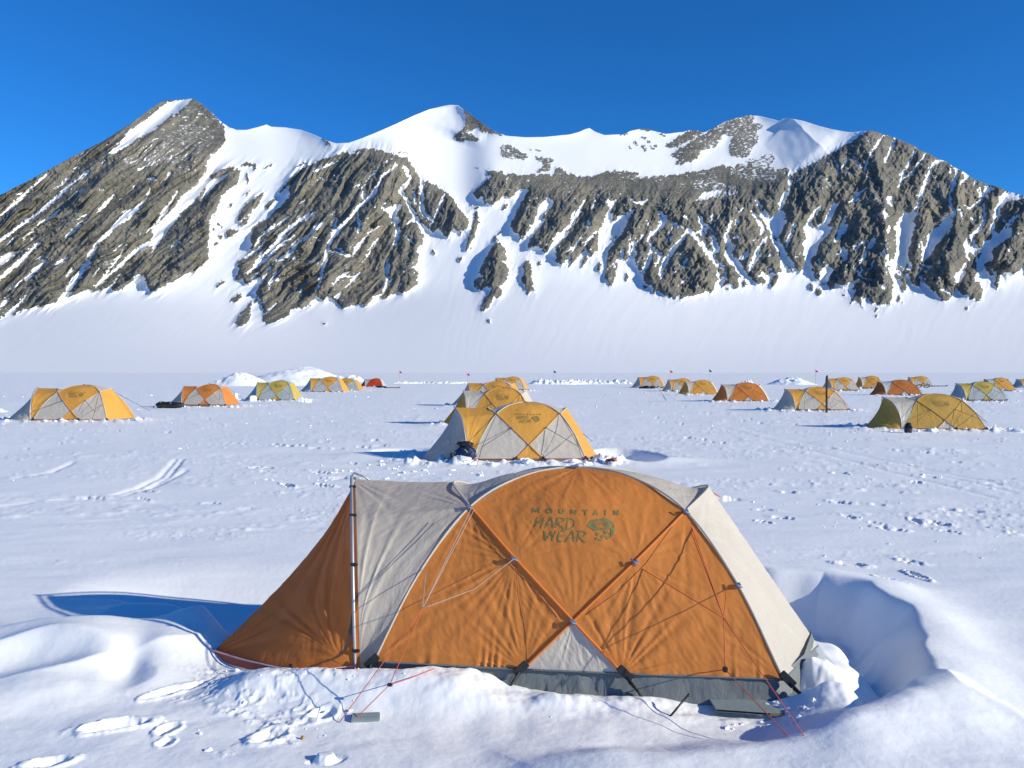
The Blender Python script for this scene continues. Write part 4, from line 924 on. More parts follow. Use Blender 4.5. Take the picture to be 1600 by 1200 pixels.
def clods():
    rg = np.random.RandomState(21)
    import bmesh
    bm = bmesh.new(); bmesh.ops.create_icosphere(bm, subdivisions=2, radius=1)
    base = np.array([v.co for v in bm.verts]); tri = np.array([[v.index for v in f.verts] for f in bm.faces]); bm.free()
    spots = []
    def region(pts, n, smin, smax):
        p = gp(pts); xs = [a for a, b in p]; ys_ = [b for a, b in p]; k = 0
        while k < n:
            x = rg.uniform(min(xs), max(xs), 200); y = rg.uniform(min(ys_), max(ys_), 200)
            ok = (poly_sd(x, y, p) > 0) & (fbm(x / (0.12 * y.mean()), y / (0.10 * y.mean()), 2, 9) > rg.uniform(-0.1, 0.25, 200))
            for a, b in zip(x[ok], y[ok]):
                spots.append((a, b, smin + (smax - smin) * rg.uniform() ** 3)); k += 1
                if k >= n: break
    region([(300, 1040), (430, 1050), (560, 1050), (640, 1060), (560, 1130), (470, 1180), (330, 1190), (250, 1110)], 40, .005, .02)
    region([(640, 1050), (760, 1070), (960, 1110), (900, 1130), (620, 1110)], 16, .006, .03)
    region([(1215, 1080), (1290, 1120), (1240, 1150), (1130, 1135)], 24, .008, .03)
    region([(600, 700), (700, 715), (820, 728), (940, 735), (900, 750), (560, 745)], 60, .02, .07)
    region([(380, 715), (620, 720), (660, 775), (400, 770)], 60, .012, .05)
    region([(380, 640), (640, 645), (640, 720), (380, 700)], 25, .02, .05)
    region([(0, 640), (260, 640), (360, 700), (0, 760)], 40, .02, .05)
    region([(1000, 640), (1350, 670), (1600, 690), (1600, 780), (1060, 720)], 60, .02, .05)
    region([(1100, 760), (1600, 780), (1600, 900), (1250, 870)], 40, .01, .03)
    region([(0, 612), (1600, 612), (1600, 640), (0, 640)], 60, .04, .12)
    for (t_, (cx, cy, s, sz)) in zip(TENTS, POSES):
        if cy > 120: continue
        for _ in range(26):
            u = rg.uniform(-2.6, 2.1) * s; v = -1.15 * s - abs(rg.normal()) * 0.22
            if rg.uniform() < 0.3: u = (2.05 if rg.uniform() < .6 else -2.9) * s + rg.normal() * 0.25; v = rg.uniform(-1, .8)
            spots.append((cx + u, cy + v, rg.uniform(0.03, 0.05) + 0.13 * rg.uniform() ** 3))
    sp = np.array(spots); z = height(sp[:, 0], sp[:, 1])
    V, Fc = [], []
    for i, (x, y, s) in enumerate(sp):
        b = base * (1 + 0.35 * np.sin(base[:, [1, 2, 0]] * rg.uniform(2, 4) + rg.uniform(0, 6, 3)))
        a = rg.uniform(0, 6.28); R2 = np.array([[math.cos(a), -math.sin(a), 0], [math.sin(a), math.cos(a), 0], [0, 0, 1]])
        b = (b * np.array([1.0, rg.uniform(.6, 1), rg.uniform(.4, .75)])) @ R2.T * s
        V.append(b + np.array([x, y, z[i] + 0.12 * s])); Fc.append(tri + i * len(base))
    me = bpy.data.meshes.new('snow_clods'); me.from_pydata(np.concatenate(V).tolist(), [], np.concatenate(Fc).tolist()); me.materials.append(M['snow'])
    o = bpy.data.objects.new('snow_clods', me); COL.objects.link(o)
    tag(o, 'scattered clods of broken snow lying around the tents and trampled paths', 'snow clods', kind='stuff')
clods()
def snowblock(c, size, rz, label, seed):
    mb = MB(); mb.box((0, 0, size[2] / 2), size, Matrix.Rotation(rz, 3, 'Z'), bev=min(size) * 0.16)
    for i, v in enumerate(mb.v):
        k = float(fbm(np.array([v[0] * 6 + seed]), np.array([v[1] * 6 + v[2] * 5]), 2, seed)[0]) * 0.06
        mb.v[i] = (v[0] + k, v[1] + k, v[2] + k * 0.6)
    o = mb.build('snow_block', M['snow'])
    o.location = (c.x, c.y, hgt(c.x, c.y) - 0.05)
    return tag(o, label, 'snow block', 'cut snow blocks round the dull yellow tent')
snowblock(G(395.5, 626.5), (0.44, 0.4, 0.42), 0.2, 'cut snow block at the left door of the dull yellow and grey tent', 3)
snowblock(G(469.5, 628.5), (0.36, 0.36, 0.36), -0.1, 'upright cut snow block at the right end of the dull yellow and grey tent', 5)
snowblock(G(481.5, 629), (0.42, 0.3, 0.26), 0.1, 'lower cut snow block, rightmost beside the dull yellow and grey tent', 8)
snowblock(G(369, 622), (0.26, 0.3, 0.46), 0.4, 'upright splinter of snow between the orange tent and the dull yellow tent', 12)
# ------------------------------------------------------------------ tents
K = 0.87
def V3(*a): return np.array(a, float)
PT = dict(Bl=(-1.49, -1.1, .12), B1=(-.36, -1.12, .12), B2=(.36, -1.12, .12), B3=(1.49, -1.1, .12),
          C0=(0, -1.0, .45), C1=(-.46, -.8, .86), C2=(.46, -.8, .86), C3=(-.86, -.5, 1.2), C4=(.86, -.5, 1.2), T=(0, 0, 1.475),
          aL=(-1.21, -.84, .72), aR=(1.21, -.84, .72), tL=(-.45, -.2, 1.42), tR=(.45, -.2, 1.42), Q=(-1.09, 0, 1.33), R=(1.09, 0, 1.33), E=(1.98, 0, .02),
          H0=(-1.66, -1.06, .03), H1=(-1.75, -.98, .60), H2=(-1.88, -.62, 1.1), HT=(-1.98, 0, 1.36), tip=(-3.0, -.66, -.03))
PT = {k: np.array(v) * K for k, v in PT.items()}
def straighten(k, px):
    """lean the door hoop so that it stands as a straight upright"""
    x, y, z = PT[k]
    for _ in range(8):
        wx = TC.x + x * math.cos(TR) - y * math.sin(TR); wy = TC.y + x * math.sin(TR) + y * math.cos(TR)
        x += ((px - 800) / F * wy - wx)
    PT[k] = np.array([x, y, z])
for k_, p_ in (('H0', 555), ('H1', 552), ('H2', 550), ('HT', 549)): straighten(k_, p_)
def mir(p): return np.array([p[0], -p[1], p[2]])
for k in list(PT): PT[k + '_'] = mir(PT[k])
def crv(names, n):
    P_ = [PT[a] if isinstance(a, str) else np.array(a) for a in names]
    if len(P_) == 2:
        t = np.linspace(0, 1, n)[:, None]
        return P_[0] * (1 - t) + P_[1] * t
    Q_ = [2 * P_[0] - P_[1]] + P_ + [2 * P_[-1] - P_[-2]]
    out = []
    for i in range(1, len(Q_) - 2):
        t = np.linspace(0, 1, 24, endpoint=False)[:, None]
        a, b, c, d = Q_[i - 1], Q_[i], Q_[i + 1], Q_[i + 2]
        out.append(0.5 * ((2 * b) + (-a + c) * t + (2 * a - 5 * b + 4 * c - d) * t ** 2 + (-a + 3 * b - 3 * c + d) * t ** 3))
    out = np.concatenate(out + [P_[-1][None]])
    s = np.concatenate([[0], np.cumsum(np.linalg.norm(np.diff(out, axis=0), axis=1))])
    u = np.linspace(0, s[-1], n)
    return np.stack([np.interp(u, s, out[:, k]) for k in range(3)], -1)
def coons(bot, top, lef, rig, n):
    b = crv(bot, n); t = crv(top, n); l = crv(lef, n); r = crv(rig, n)
    u = np.linspace(0, 1, n)[None, :, None]; v = np.linspace(0, 1, n)[:, None, None]
    S_ = (1 - v) * b[None] + v * t[None] + (1 - u) * l[:, None] + u * r[:, None]
    S_ -= (1 - u) * (1 - v) * b[0] + u * (1 - v) * b[-1] + (1 - u) * v * t[0] + u * v * t[-1]
    return S_
def ruled(a, b, n, m=None, pw=1.0):
    m = m or n
    A = crv(a, n); B = crv(b, n)
    v = np.linspace(0, 1, m)[:, None, None]
    return A[None] * (1 - v) + B[None] * v
def nrm(P_):
    du = np.gradient(P_, axis=1); dv = np.gradient(P_, axis=0)
    n = np.cross(du, dv)
    L = np.linalg.norm(n, axis=-1, keepdims=True)
    return n / np.maximum(L, 1e-9)
def wrinkle(P_, folds, seed, amp=1.0, sag=0.0, center=(0, 0, 0.5), hem=0.0):
    """folds: (corner, number of pleats, height, reach). Pleats run out from the corner like stretched cloth."""
    n, m = P_.shape[:2]
    N = nrm(P_)
    c = np.array(center)
    mid = P_[n // 2, m // 2]
    if np.dot(N[n // 2, m // 2], mid - c) < 0: N = -N
    U, V = np.meshgrid(np.linspace(0, 1, m), np.linspace(0, 1, n))
    ew = np.clip(np.minimum(np.minimum(U, 1 - U), np.minimum(V, 1 - V)) / 0.07, 0, 1)
    d = np.zeros((n, m))
    ax = mid / np.linalg.norm(mid)
    nm = N[n // 2, m // 2]
    e1 = np.cross(nm, (0, 0, 1.0)); e1 /= max(np.linalg.norm(e1), 1e-6); e2 = np.cross(nm, e1)
    for fi, (cn, k, a, reach) in enumerate(folds):
        q = P_ - (PT[cn] if isinstance(cn, str) else np.array(cn))
        x = q @ e1; y = q @ e2
        r = np.hypot(x, y); ph = np.arctan2(y, x)
        w_ = fbm(ph * 2.3 + 10, r * 0.7 + fi, 2, seed + fi) * 2.6
        f = np.sin(ph * k + w_ * 2.2 + fi)
        f = np.sign(f) * np.abs(f) ** 0.8
        d += a * f * np.clip(r / 0.18, 0, 1) * np.exp(-(r / reach) ** 2) * (0.55 + 0.9 * fbm(ph * 3 + 3, r * 0 + fi, 2, seed + 40))
    x = P_ @ e1; y = P_ @ e2
    d += 0.0050 * fbm(x / 0.11, y / 0.18, 4, seed + 70) + 0.0022 * ridged(x / 0.045 + y / 0.08, y / 0.09, 3, seed + 71)
    d = d * amp * ew + 0.009 * hem * np.clip(0.25 + 1.6 * noise(x * 5, y * 0 + seed, 3), 0, 1) * np.sin((x + 0.6 * fbm(x * 2.2, y * 0, 2, seed)) * 62 + 1.2 * np.sin(x * 17)) * np.exp(-np.maximum(P_[..., 2] - 0.11, 0) / 0.07) * np.clip(np.minimum(U, 1 - U) / 0.05, 0, 1) - sag * np.sin(np.pi * U) * np.sin(np.pi * V)
    return P_ + N * d[..., None]

def logo_mesh(panel_me, name, parent, mat, off):
    """brand print on the dome panel: strokes laid on the cloth"""
    vs = [v.co.copy() for v in panel_me.vertices]; fs = [tuple(p.vertices) for p in panel_me.polygons]
    bvh = BVHTree.FromPolygons(vs, fs)
    Mi = (Matrix.Translation(TC) @ Matrix.Rotation(TR, 4, 'Z')).inverted()
    org = Mi @ Vector((0, 0, CH))
    cache = {}
    def pt(cx, cy):
        key = (round(cx, 1), round(cy, 1))
        if key in cache: return cache[key]
        px, py = 800 + cx / 7.62, 770 + cy / 7.62
        d = (Mi.to_3x3() @ Vector(((px - 800) / F, 1, (HY - py) / F))).normalized()
        h = bvh.ray_cast(org, d)
        if h[0] is None: return None
        cache[key] = h[0] - d * off
        return cache[key]
    mb = MB()
    def face(poly):
        p = [pt(*q) for q in poly]
        if any(a is None for a in p): return
        mb.add(p, [tuple(range(len(p)))], True)
    def stroke(pts, w):
        P_ = [Vector((a, b)) for a, b in pts]
        out = [P_[0]]
        for i in range(len(P_) - 1):
            L = (P_[i + 1] - P_[i]).length; n = max(1, int(L / 9))
            for k in range(1, n + 1): out.append(P_[i].lerp(P_[i + 1], k / n))
        L_, R_2 = [], []
        for i, q in enumerate(out):
            t = (out[min(i + 1, len(out) - 1)] - out[max(i - 1, 0)]).normalized()
            nn = Vector((-t.y, t.x)) * w / 2
            L_.append(q + nn); R_2.append(q - nn)
        for i in range(len(out) - 1):
            face([L_[i], L_[i + 1], R_2[i + 1], R_2[i]])
    def arc(cx, cy, rx, ry, a0, a1, w, n=22):
        stroke([(cx + rx * math.cos(math.radians(a0 + (a1 - a0) * i / n)), cy + ry * math.sin(math.radians(a0 + (a1 - a0) * i / n))) for i in range(n + 1)], w)
    B = 18
    # MOUNTAIN
    stroke([(249, 236), (254, 172)], B); stroke([(254, 172), (286, 226)], 14); stroke([(286, 226), (322, 176)], 14); stroke([(322, 176), (324, 238)], B)
    arc(446, 214, 31, 24, 0, 360, 16)
    stroke([(568, 192), (568, 226)], B); arc(592, 226, 24, 17, 180, 0, 18, 12); stroke([(616, 226), (616, 192)], B)
    stroke([(711, 254), (711, 200)], B); stroke([(711, 204), (760, 250)], 18); stroke([(760, 200), (760, 256)], B)
    stroke([(843, 208), (906, 208)], 16); stroke([(874, 208), (874, 266)], B)
    stroke([(972, 266), (996, 206)], 18); stroke([(996, 206), (1022, 266)], 18); stroke([(982, 248), (1012, 248)], 12)
    stroke([(1115, 200), (1115, 268)], B)
    stroke([(1218, 266), (1218, 206)], B); stroke([(1218, 208), (1262, 262)], 18); stroke([(1264, 204), (1264, 268)], B)
    w = 15
    for s_ in [[(302, 283), (288, 340), (274, 402)], [(386, 286), (366, 350), (343, 416)], [(268, 352), (330, 346), (392, 334)],
               [(392, 424), (430, 350), (474, 284), (484, 340), (488, 416)], [(408, 384), (460, 372), (522, 362)],
               [(548, 300), (528, 360), (518, 418)], [(528, 300), (580, 296), (616, 306), (624, 326), (596, 346), (538, 368)], [(546, 366), (590, 404), (622, 430)],
               [(672, 302), (662, 360), (652, 428)], [(648, 304), (690, 302), (730, 320), (750, 352), (738, 392), (700, 424), (644, 434)],
               [(384, 446), (392, 510), (404, 570), (436, 516), (468, 458), (476, 510), (484, 566), (506, 506), (524, 446)],
               [(640, 448), (600, 450), (572, 462), (556, 500), (546, 546), (548, 574), (604, 578)], [(556, 516), (590, 512), (628, 508)],
               [(634, 588), (680, 512), (724, 446), (732, 510), (738, 584)], [(652, 544), (710, 534), (774, 528)],
               [(802, 458), (788, 520), (780, 582)], [(768, 458), (820, 454), (866, 466), (884, 488), (856, 512), (792, 528)], [(800, 526), (838, 566), (876, 592)]]:
        stroke(s_, w)
    # hexagonal nut
    hexo = [(890, 386), (945, 322), (1105, 296), (1210, 352), (1155, 432), (975, 450)]
    def hexpt(t):
        t = (t % 1.0) * 6; i = int(t); f = t - i
        a, b = hexo[i], hexo[(i + 1) % 6]
        return (a[0] + (b[0] - a[0]) * f, a[1] + (b[1] - a[1]) * f)
    NN = 60
    for i in range(NN):
        a0, a1 = hexpt(i / NN), hexpt((i + 1) / NN)
        def inn(p):
            an = math.atan2((p[1] - 374) / 40.0, (p[0] - 1053) / 84.0)
            return (1053 + 82 * math.cos(an), 374 + 40 * math.sin(an))
        b0, b1 = inn(a0), inn(a1)
        for f0, f1 in ((0, .5), (.5, 1)):
            L2 = lambda p, q, f: (p[0] + (q[0] - p[0]) * f, p[1] + (q[1] - p[1]) * f)
            face([L2(a0, b0, f0), L2(a1, b1, f0), L2(a1, b1, f1), L2(a0, b0, f1)])
    arc(1053, 388, 74, 34, 188, 352, 12); arc(1053, 404, 58, 26, 192, 348, 11); 
    qa = [(1218, 374), (1224, 466), (1176, 534), (1174, 430)]
    for i in range(4):
        for j in range(4):
            def bl(u, v): return tuple((qa[0][k] * (1 - u) + qa[1][k] * u) * (1 - v) + (qa[3][k] * (1 - u) + qa[2][k] * u) * v for k in (0, 1))
            face([bl(i / 4, j / 4), bl((i + 1) / 4, j / 4), bl((i + 1) / 4, (j + 1) / 4), bl(i / 4, (j + 1) / 4)])
    for cx, cy, rx, ry in [(1022, 490, 24, 22), (1118, 467, 25, 20), (1086, 517, 27, 20), (1142, 536, 22, 20), (1052, 560, 26, 12), (1004, 542, 9, 16), (1160, 490, 5, 12)]:
        for i in range(14):
            a0, a1 = 2 * math.pi * i / 14, 2 * math.pi * (i + 1) / 14
            face([(cx, cy), (cx + rx * math.cos(a0), cy + ry * math.sin(a0)), (cx + rx * math.cos(a1), cy + ry * math.sin(a1))])
    return mb.build(name, mat, parent)

def build_tent(name, n, way, main, alt, near=False):
    root = empty(name, (0, 0, 0))
    A = way == 'A'
    Mm, Ma = M[main], M[alt]
    role = {}
    am = 1.0 if near else 1.5
    def panel(nm, P_, mat, folds, seed, sag=0.0, slot='main'):
        P_ = wrinkle(P_, folds, seed, am, sag, hem=1.0 if near and nm == 'side_panel' else 0.0)
        o = grid_mesh(nm, P_, mat, root)
        role[o.name] = slot
        return o
    def pick(isMain): return (Mm, 'main') if isMain else (Ma, 'alt')
    nh = n
    sd = 0
    for m_ in ('', '_'):
        g = lambda *a: [x + m_ if isinstance(x, str) else x for x in a]
        mt, sl_ = Mm, 'main'
        top = crv(g('C3', 'tL', 'T', 'tR', 'C4'), nh)
        P_ = coons(g('C0', 'C2', 'C4'), g('C3', 'tL', 'T'), g('C0', 'C1', 'C3'), g('C4', 'tR', 'T'), nh)
        # belly the cloth out between the poles
        bl = np.sin(np.pi * np.linspace(0, 1, nh))[None, :, None] * np.sin(np.pi * np.linspace(0, 1, nh))[:, None, None]
        P_ = P_ + bl * np.array([0, -0.03 if m_ == '' else 0.03, 0.02])
        tp = panel('top_panel', P_, mt, [('C0' + m_, 26, .003, .5), ('C1' + m_, 14, .004, .35), ('C2' + m_, 14, .004, .35), ('C3' + m_, 12, .003, .5), ('T' + m_, 20, .003, .6)], 500 + sd, 0.0, sl_)
        if m_ == '': front_top = tp
        mt, sl_ = pick(A)
        P_ = coons(g('Bl', 'B1'), g('C3', 'C1', 'C0'), g('Bl', 'aL', 'C3'), g('B1', 'C0'), nh)
        panel('side_panel', P_, mt, [('C1' + m_, 38, .0045, .6), ('B1' + m_, 30, .0045, .5), ('C3' + m_, 26, .003, .5), ('Bl' + m_, 16, .006, .4)], 520 + sd, 0.02, sl_)
        P_ = coons(g('B2', 'B3'), g('C0', 'C2', 'C4'), g('B2', 'C0'), g('B3', 'aR', 'C4'), nh)
        panel('side_panel', P_, mt, [('C2' + m_, 24, .0035, .5), ('B2' + m_, 26, .0065, .5), ('C4' + m_, 14, .003, .5), ('B3' + m_, 24, .005, .4)], 540 + sd, 0.015, sl_)
        mt, sl_ = pick(not A)
        P_ = ruled(g('B1', 'B2'), g('C0', 'C0'), nh, nh)
        panel('base_panel', P_, mt, [('C0' + m_, 20, .003, .3)], 560 + sd, 0.01, sl_)
        sd += 3
    mt, sl_ = Ma, 'alt'
    panel('roof_panel', coons(['T', 'tL', 'C3'], ['C3_', 'Q'][::-1], ['T', 'tL_', 'C3_'], ['C3', 'Q'], nh) if False else coons(['C3', 'tL', 'T'], ['Q', 'C3_'], ['C3', 'Q'], ['T', 'tL_', 'C3_'], nh), mt, [('C3', 14, .003, .3)], 580, 0.01, sl_)
    panel('roof_panel', coons(['T', 'tR', 'C4'], ['C4_', 'R'], ['T', 'tR_', 'C4_'], ['C4', 'R'], nh), mt, [('C4', 14, .002, .3)], 583, 0.008, sl_)
    mt, sl_ = pick(not A)
    # right end: C4-R-C4' down to B3-E-B3'
    half1 = coons(['B3', 'E'], ['C4', 'R'], ['B3', 'aR', 'C4'], ['E', 'R'], nh)
    half2 = coons(['E', 'B3_'], ['R', 'C4_'], ['E', 'R'], ['B3_', 'aR_', 'C4_'], nh)
    panel('end_panel', np.concatenate([half1, half2[:, 1:]], 1), mt, [('R', 18, .003, .5), ('B3', 12, .004, .4)], 590, 0.0, sl_)
    # left wall between dome and door hoop
    inner = np.concatenate([crv(['Bl', 'aL', 'C3'], nh), crv(['C3', 'Q'], nh // 2)[1:], crv(['Q', 'C3_'], nh // 2)[1:], crv(['C3_', 'aL_', 'Bl_'], nh)[1:]])
    nn = len(inner)
    hoopA = crv(['H0', 'H1', 'H2', 'HT'], (nn + 1) // 2); hoopB = hoopA[::-1] * np.array([1, -1, 1])
    hoop = np.concatenate([hoopA, hoopB[1:]])
    hs_ = np.stack([hoop[:, 0] + 0.03, hoop[:, 1] * 0.985, hoop[:, 2] - 0.02], -1)
    v = np.linspace(0, 1, nh)[:, None, None]
    P_ = hs_[None] * (1 - v) + inner[None] * v
    dip = np.sin(np.pi * v) * 0.012
    cen = np.array([-1.3 * K, 0, 0.5]); dr = cen - P_; dr /= np.linalg.norm(dr, axis=-1, keepdims=True)
    P_ = P_ + dr * dip
    wall_m, wall_s = pick(not A)
    if near: wall_m = M['thin_cream']
    o = panel('vestibule_wall', P_, wall_m, [('HT', 20, .007, .7), ('H0', 16, .008, .5), ('C3', 16, .006, .5)], 600, 0.0, wall_s)
    # door: hoop to hem
    hemA = crv(['H0', (-2.05 * K, -1.08 * K, -.01), (-2.52 * K, -.93 * K, -.015), 'tip'], (nn + 1) // 2)
    hemB = crv(['tip', (-2.7 * K, .25 * K, 0), (-2.3 * K, .8 * K, 0), 'H0_'], (nn + 1) // 2)
    hem = np.concatenate([hemA, hemB[1:]])
    P_ = hs_[None] * (1 - v) + hem[None] * v
    inw = np.array([0.10, 0, -0.02]) * np.sin(np.pi * v ** 0.8) * np.sin(np.pi * np.linspace(0, 1, nn))[None, :, None]
    P_ = P_ + inw
    dm, ds = pick(A)
    if near: dm = M['thin_orange']
    door = panel('vestibule_door', P_, dm, [('HT', 26, .012, 1.1), ('tip', 22, .012, .7), ('H0', 14, .010, .5)], 610, 0.0, ds)
    mb = MB(); c_ = hem[: nn]
    N2 = len(c_)
    vs = []; fs = []
    for i, p in enumerate(c_):
        out = np.array([p[0] + 1.5, p[1], 0]); out /= np.linalg.norm(out)
        for (a, z) in ((0.004, .038), (0.008, .02), (0.014, -.02)): vs.append((p[0] + out[0] * a - out[0] * z * 0.5, p[1] + out[1] * a, p[2] + z))
    for i in range(N2 - 1):
        for k in range(2): fs.append((i * 3 + k, i * 3 + k + 1, i * 3 + 3 + k + 1, i * 3 + 3 + k))
    mb.add(vs, fs); hemo = mb.build('hem', M['trim'], door)
    if near:
        mb = MB(); mb.tube([Vector(p) + Vector((-.006, -.012, .036)) for p in c_[: nn // 2 + 2]], .005, 5); mb.build('hem_tape', M['tape'], door)
        mb = MB()
        q = P_[:, int(nn * 0.12)]
        pts = [Vector(P_[i, int(nn * (0.17 - 0.08 * math.sin(math.pi * i / (nh - 1))))]) + Vector((-.006, -.010, 0)) for i in range(3, nh - 4, 3)]
        vs = []; fs = []
        for i, p in enumerate(pts): vs += [p + Vector((-.012, 0, 0)), p + Vector((.014, -.004, 0))]
        for i in range(len(pts) - 1): fs.append((2 * i, 2 * i + 1, 2 * i + 3, 2 * i + 2))
        mb.add(vs, fs); mb.build('zip_flap', M['browntrim'], door)
        mb = MB(); k = int(nn * 0.17); p = Vector(c_[k]); mb.box(p + Vector((-.01, -.02, .03)), (.022, .012, .09)); mb.build('door_toggle', M['black'], door)
    # poles
    hp = MB(); hp.tube([Vector(p) for p in hoop], .011 if near else .016, 8); 
    hp.build('hoop_pole', M['metal'], root)
    if near:
        h2 = MB()
        top = Vector(PT['HT'])
        h2.tube([top + Vector((0, 0, .0)), top + Vector((.02, .0, .03)), top + Vector((.10, .02, 0.0)), top + Vector((.16, .04, -.045))], .009, 6)
        for f in (0.08, 0.42, 0.66, 0.9):
            q = Vector(hoop[int(f * nn / 2)]); h3 = MB(); h3.box(q + Vector((.012, -.01, 0)), (.05, .022, .02), None, .004); h3.build('hoop_clip', M['black'], root)
        h2.build('spare_pole_end', M['metal'], root)
    # sleeves along seams
    rs = .0085 if near else .012
    for m_ in ('', '_'):
        g = lambda *a: [x + m_ for x in a]
        o_ = np.array([0, -0.006 if m_ == '' else 0.006, 0.002])
        for c in (g('C3', 'C1', 'C0', 'B2'), g('C4', 'C2', 'C0', 'B1')):
            sm = MB(); sm.tube([Vector(p + o_) for p in crv(c, 40)], rs, 6); sm.build('diagonal_pole_sleeve', Mm, root)
    for m_ in ('', '_'):
        g = lambda *a: [x + m_ for x in a]
        sm2 = MB(); sm2.tube([Vector(p) for p in crv(g('Bl', 'aL', 'C3', 'tL', 'T', 'tR', 'C4', 'aR', 'B3'), 70)], rs, 6)
        sm2.build('arch_pole_sleeve', Ma if near else (Mm if A else Ma), root)
    for c in (['C4', 'R', 'C4_'], ['C3', 'Q', 'C3_']):
        sm2 = MB(); sm2.tube([Vector(p) for p in crv(c, 20)], rs, 6); sm2.build('end_pole_sleeve', Ma, root)
    # hubs at pole crossings
    for k in ('C0', 'C1', 'C2', 'C3', 'C4', 'aR'):
        if not near and k == 'aR': continue
        mb = MB(); q = Vector(PT[k])
        z = .016 if near else .02
        mb.box(q + Vector((0, -.02, .0)), (z * 2.2, z * 1.2, z * 1.5), Matrix.Rotation(0.6 if k in ('C1', 'C0', 'C3') else -0.6, 3, 'Y'), .004)
        if near: mb.tube([q + Vector((-.03, -.022, .02)), q + Vector((-.005, -.04, 0)), q + Vector((.026, -.022, -.014))], .005, 5)
        mb.build('pole_hub', M['hub'], root)
    mb = MB(); mb.box(Vector(PT['T']) + Vector((-.03, -.03, .008)), (.06, .03, .018), None, .004); mb.build('pole_hub', M['hub'], root)
    # feet
    for k, dx in (('Bl', -.05), ('B1', -.10), ('B2', .13), ('B3', .16)):
        mb = MB(); q = Vector(PT[k])
        Rm = Matrix.Rotation(-0.8 if dx > 0 else 0.8, 3, 'Y')
        mb.box(q + Vector((dx * .12, -.018, .01)), (.05, .012, .11), Rm, .004)
        if near:
            mb.tube([q + Vector((dx * .2, -.02, -.01)), q + Vector((dx * .8, -.05, -.10)), q + Vector((dx * 1.15, -.09, -.16))], .009, 6)
            mb.tube([q + Vector((dx * .3, -.03, -.04)), q + Vector((dx * 1.0, -.03, -.13))], .007, 5)
        mb.build('foot_strap', M['black'], root)
    # floor tub
    loop = [(-1.5, -1.06), (-.8, -1.09), (-.36, -1.09), (0, -1.09), (.36, -1.09), (.9, -1.1), (1.45, -1.08), (1.75, -.55), (1.93, 0), (1.75, .55), (1.46, 1.06), (0, 1.08), (-1.46, 1.06), (-1.64, 0)]
    den = []
    for i in range(len(loop)):
        a = np.array(loop[i]); b = np.array(loop[(i + 1) % len(loop)])
        for k in range(10 if near else 3): den.append(a + (b - a) * k / (10 if near else 3))
    den = np.array(den) * K
    zs = [.125, .09, .04, -.03, -.10]; ofs = [0.0, .012, .018, .035, .075]
    L_ = []
    for j, (z, of) in enumerate(zip(zs, ofs)):
        dl = np.linalg.norm(den, axis=1, keepdims=True)
        q = den + den / dl * of
        wr = 0.022 * fbm(np.arange(len(den)) * 0.7, np.full(len(den), j * 0.9), 3, 640) * (j > 0)
        q = q + den / dl * wr[:, None] * (1.5 if near else 1)
        L_.append(np.concatenate([q, np.full((len(den), 1), z * K) + 0.3 * wr[:, None]], 1))
    P_ = np.stack(L_[::-1])
    grid_mesh('floor_tub', P_, M['tub'], root, wrap=True)
    # hem tape under the outer sheet
    mb = MB()
    mb.tube([Vector(p) for p in crv(['Bl', 'B1'], 12)], .007, 5); mb.tube([Vector(p) for p in crv(['B1', 'B2'], 8)], .007, 5); mb.tube([Vector(p) for p in crv(['B2', 'B3'], 12)], .007, 5)
    mb.tube([Vector(p) for p in crv(['B3', 'E'], 12)], .007, 5)
    mb.build('fly_hem', M['tub'] if near else M['trim'], root)
    lg = logo_mesh(front_top.data, 'logo_print', front_top, M['print'] if near else M['printdark'], .0028 if near else .014)
    return root, role

M['browntrim'] = plain('brown_flap', (0.13, 0.07, 0.035), 0.7)
near_root, _ = build_tent('expedition_tent', 110, 'A', 'orange', 'cream', True)
near_root.location = TC; near_root.rotation_euler = (0, 0, TR)
tag(near_root, 'large orange and cream dome tent filling the foreground, with a grey floor edge', 'tent', 'dome tents pitched on the snow')
MiN = (Matrix.Translation(TC) @ Matrix.Rotation(TR, 4, 'Z')).inverted()
def guy(name, lines, mat, parent, r=.0022):
    mb = MB()
    for L in lines:
        pts = [MiN @ (W(*p) if isinstance(p, tuple) else p) for p in L]
        out = []
        for i in range(len(pts) - 1):
            n_ = 6
            for k in range(n_): out.append(pts[i].lerp(pts[i + 1], k / n_))
        out.append(pts[-1])
        mb.tube(out, r, 5)
    return mb.build(name, mat, parent)
def GZ(px, py, sink=0.03):
    z = 0.0
    for _ in range(4):
        q = G(px, py, z); z = hgt(q.x, q.y)
    return Vector((q.x, q.y, z - sink))
nR = (1131, 966, 5.0); kR = (1133, 1046, 4.95)
guy('guy_line', [[(1070, 806, 5.72), nR], [(1074, 804, 5.72), nR], [(992, 882, 5.50), nR], [(1137, 904, 5.5), nR], [nR, kR], [nR, GZ(1265, 1153)], [kR, GZ(1241, 1153)], [kR, (1100, 1051, 5.1), (1085, 1052, 5.22)]], M['redcord'], near_root, .003)
nL = (660, 951, 5.1); kL = (609, 1070, 4.95)
guy('guy_line', [[(737, 793, 5.72), nL], [(741, 796, 5.72), nL], [(802, 874, 5.50), (740, 921, 5.32), nL], [(666, 888, 5.62), nL]], M['palecord'], near_root, .0026)
guy('guy_line', [[nL, GZ(523, 1131)], [nL, kL], [kL, GZ(541, 1129)], [kL, (640, 1060, 5.1), (680, 1044, 5.3)]], M['redcord'], near_root, .0026)
for k_, s_ in ((kR, (.03, .02, .035)), (kL, (.035, .02, .02))):
    mb = MB(); mb.box(MiN @ W(*k_), s_, None, .006); mb.build('line_runner', M['black'], near_root)
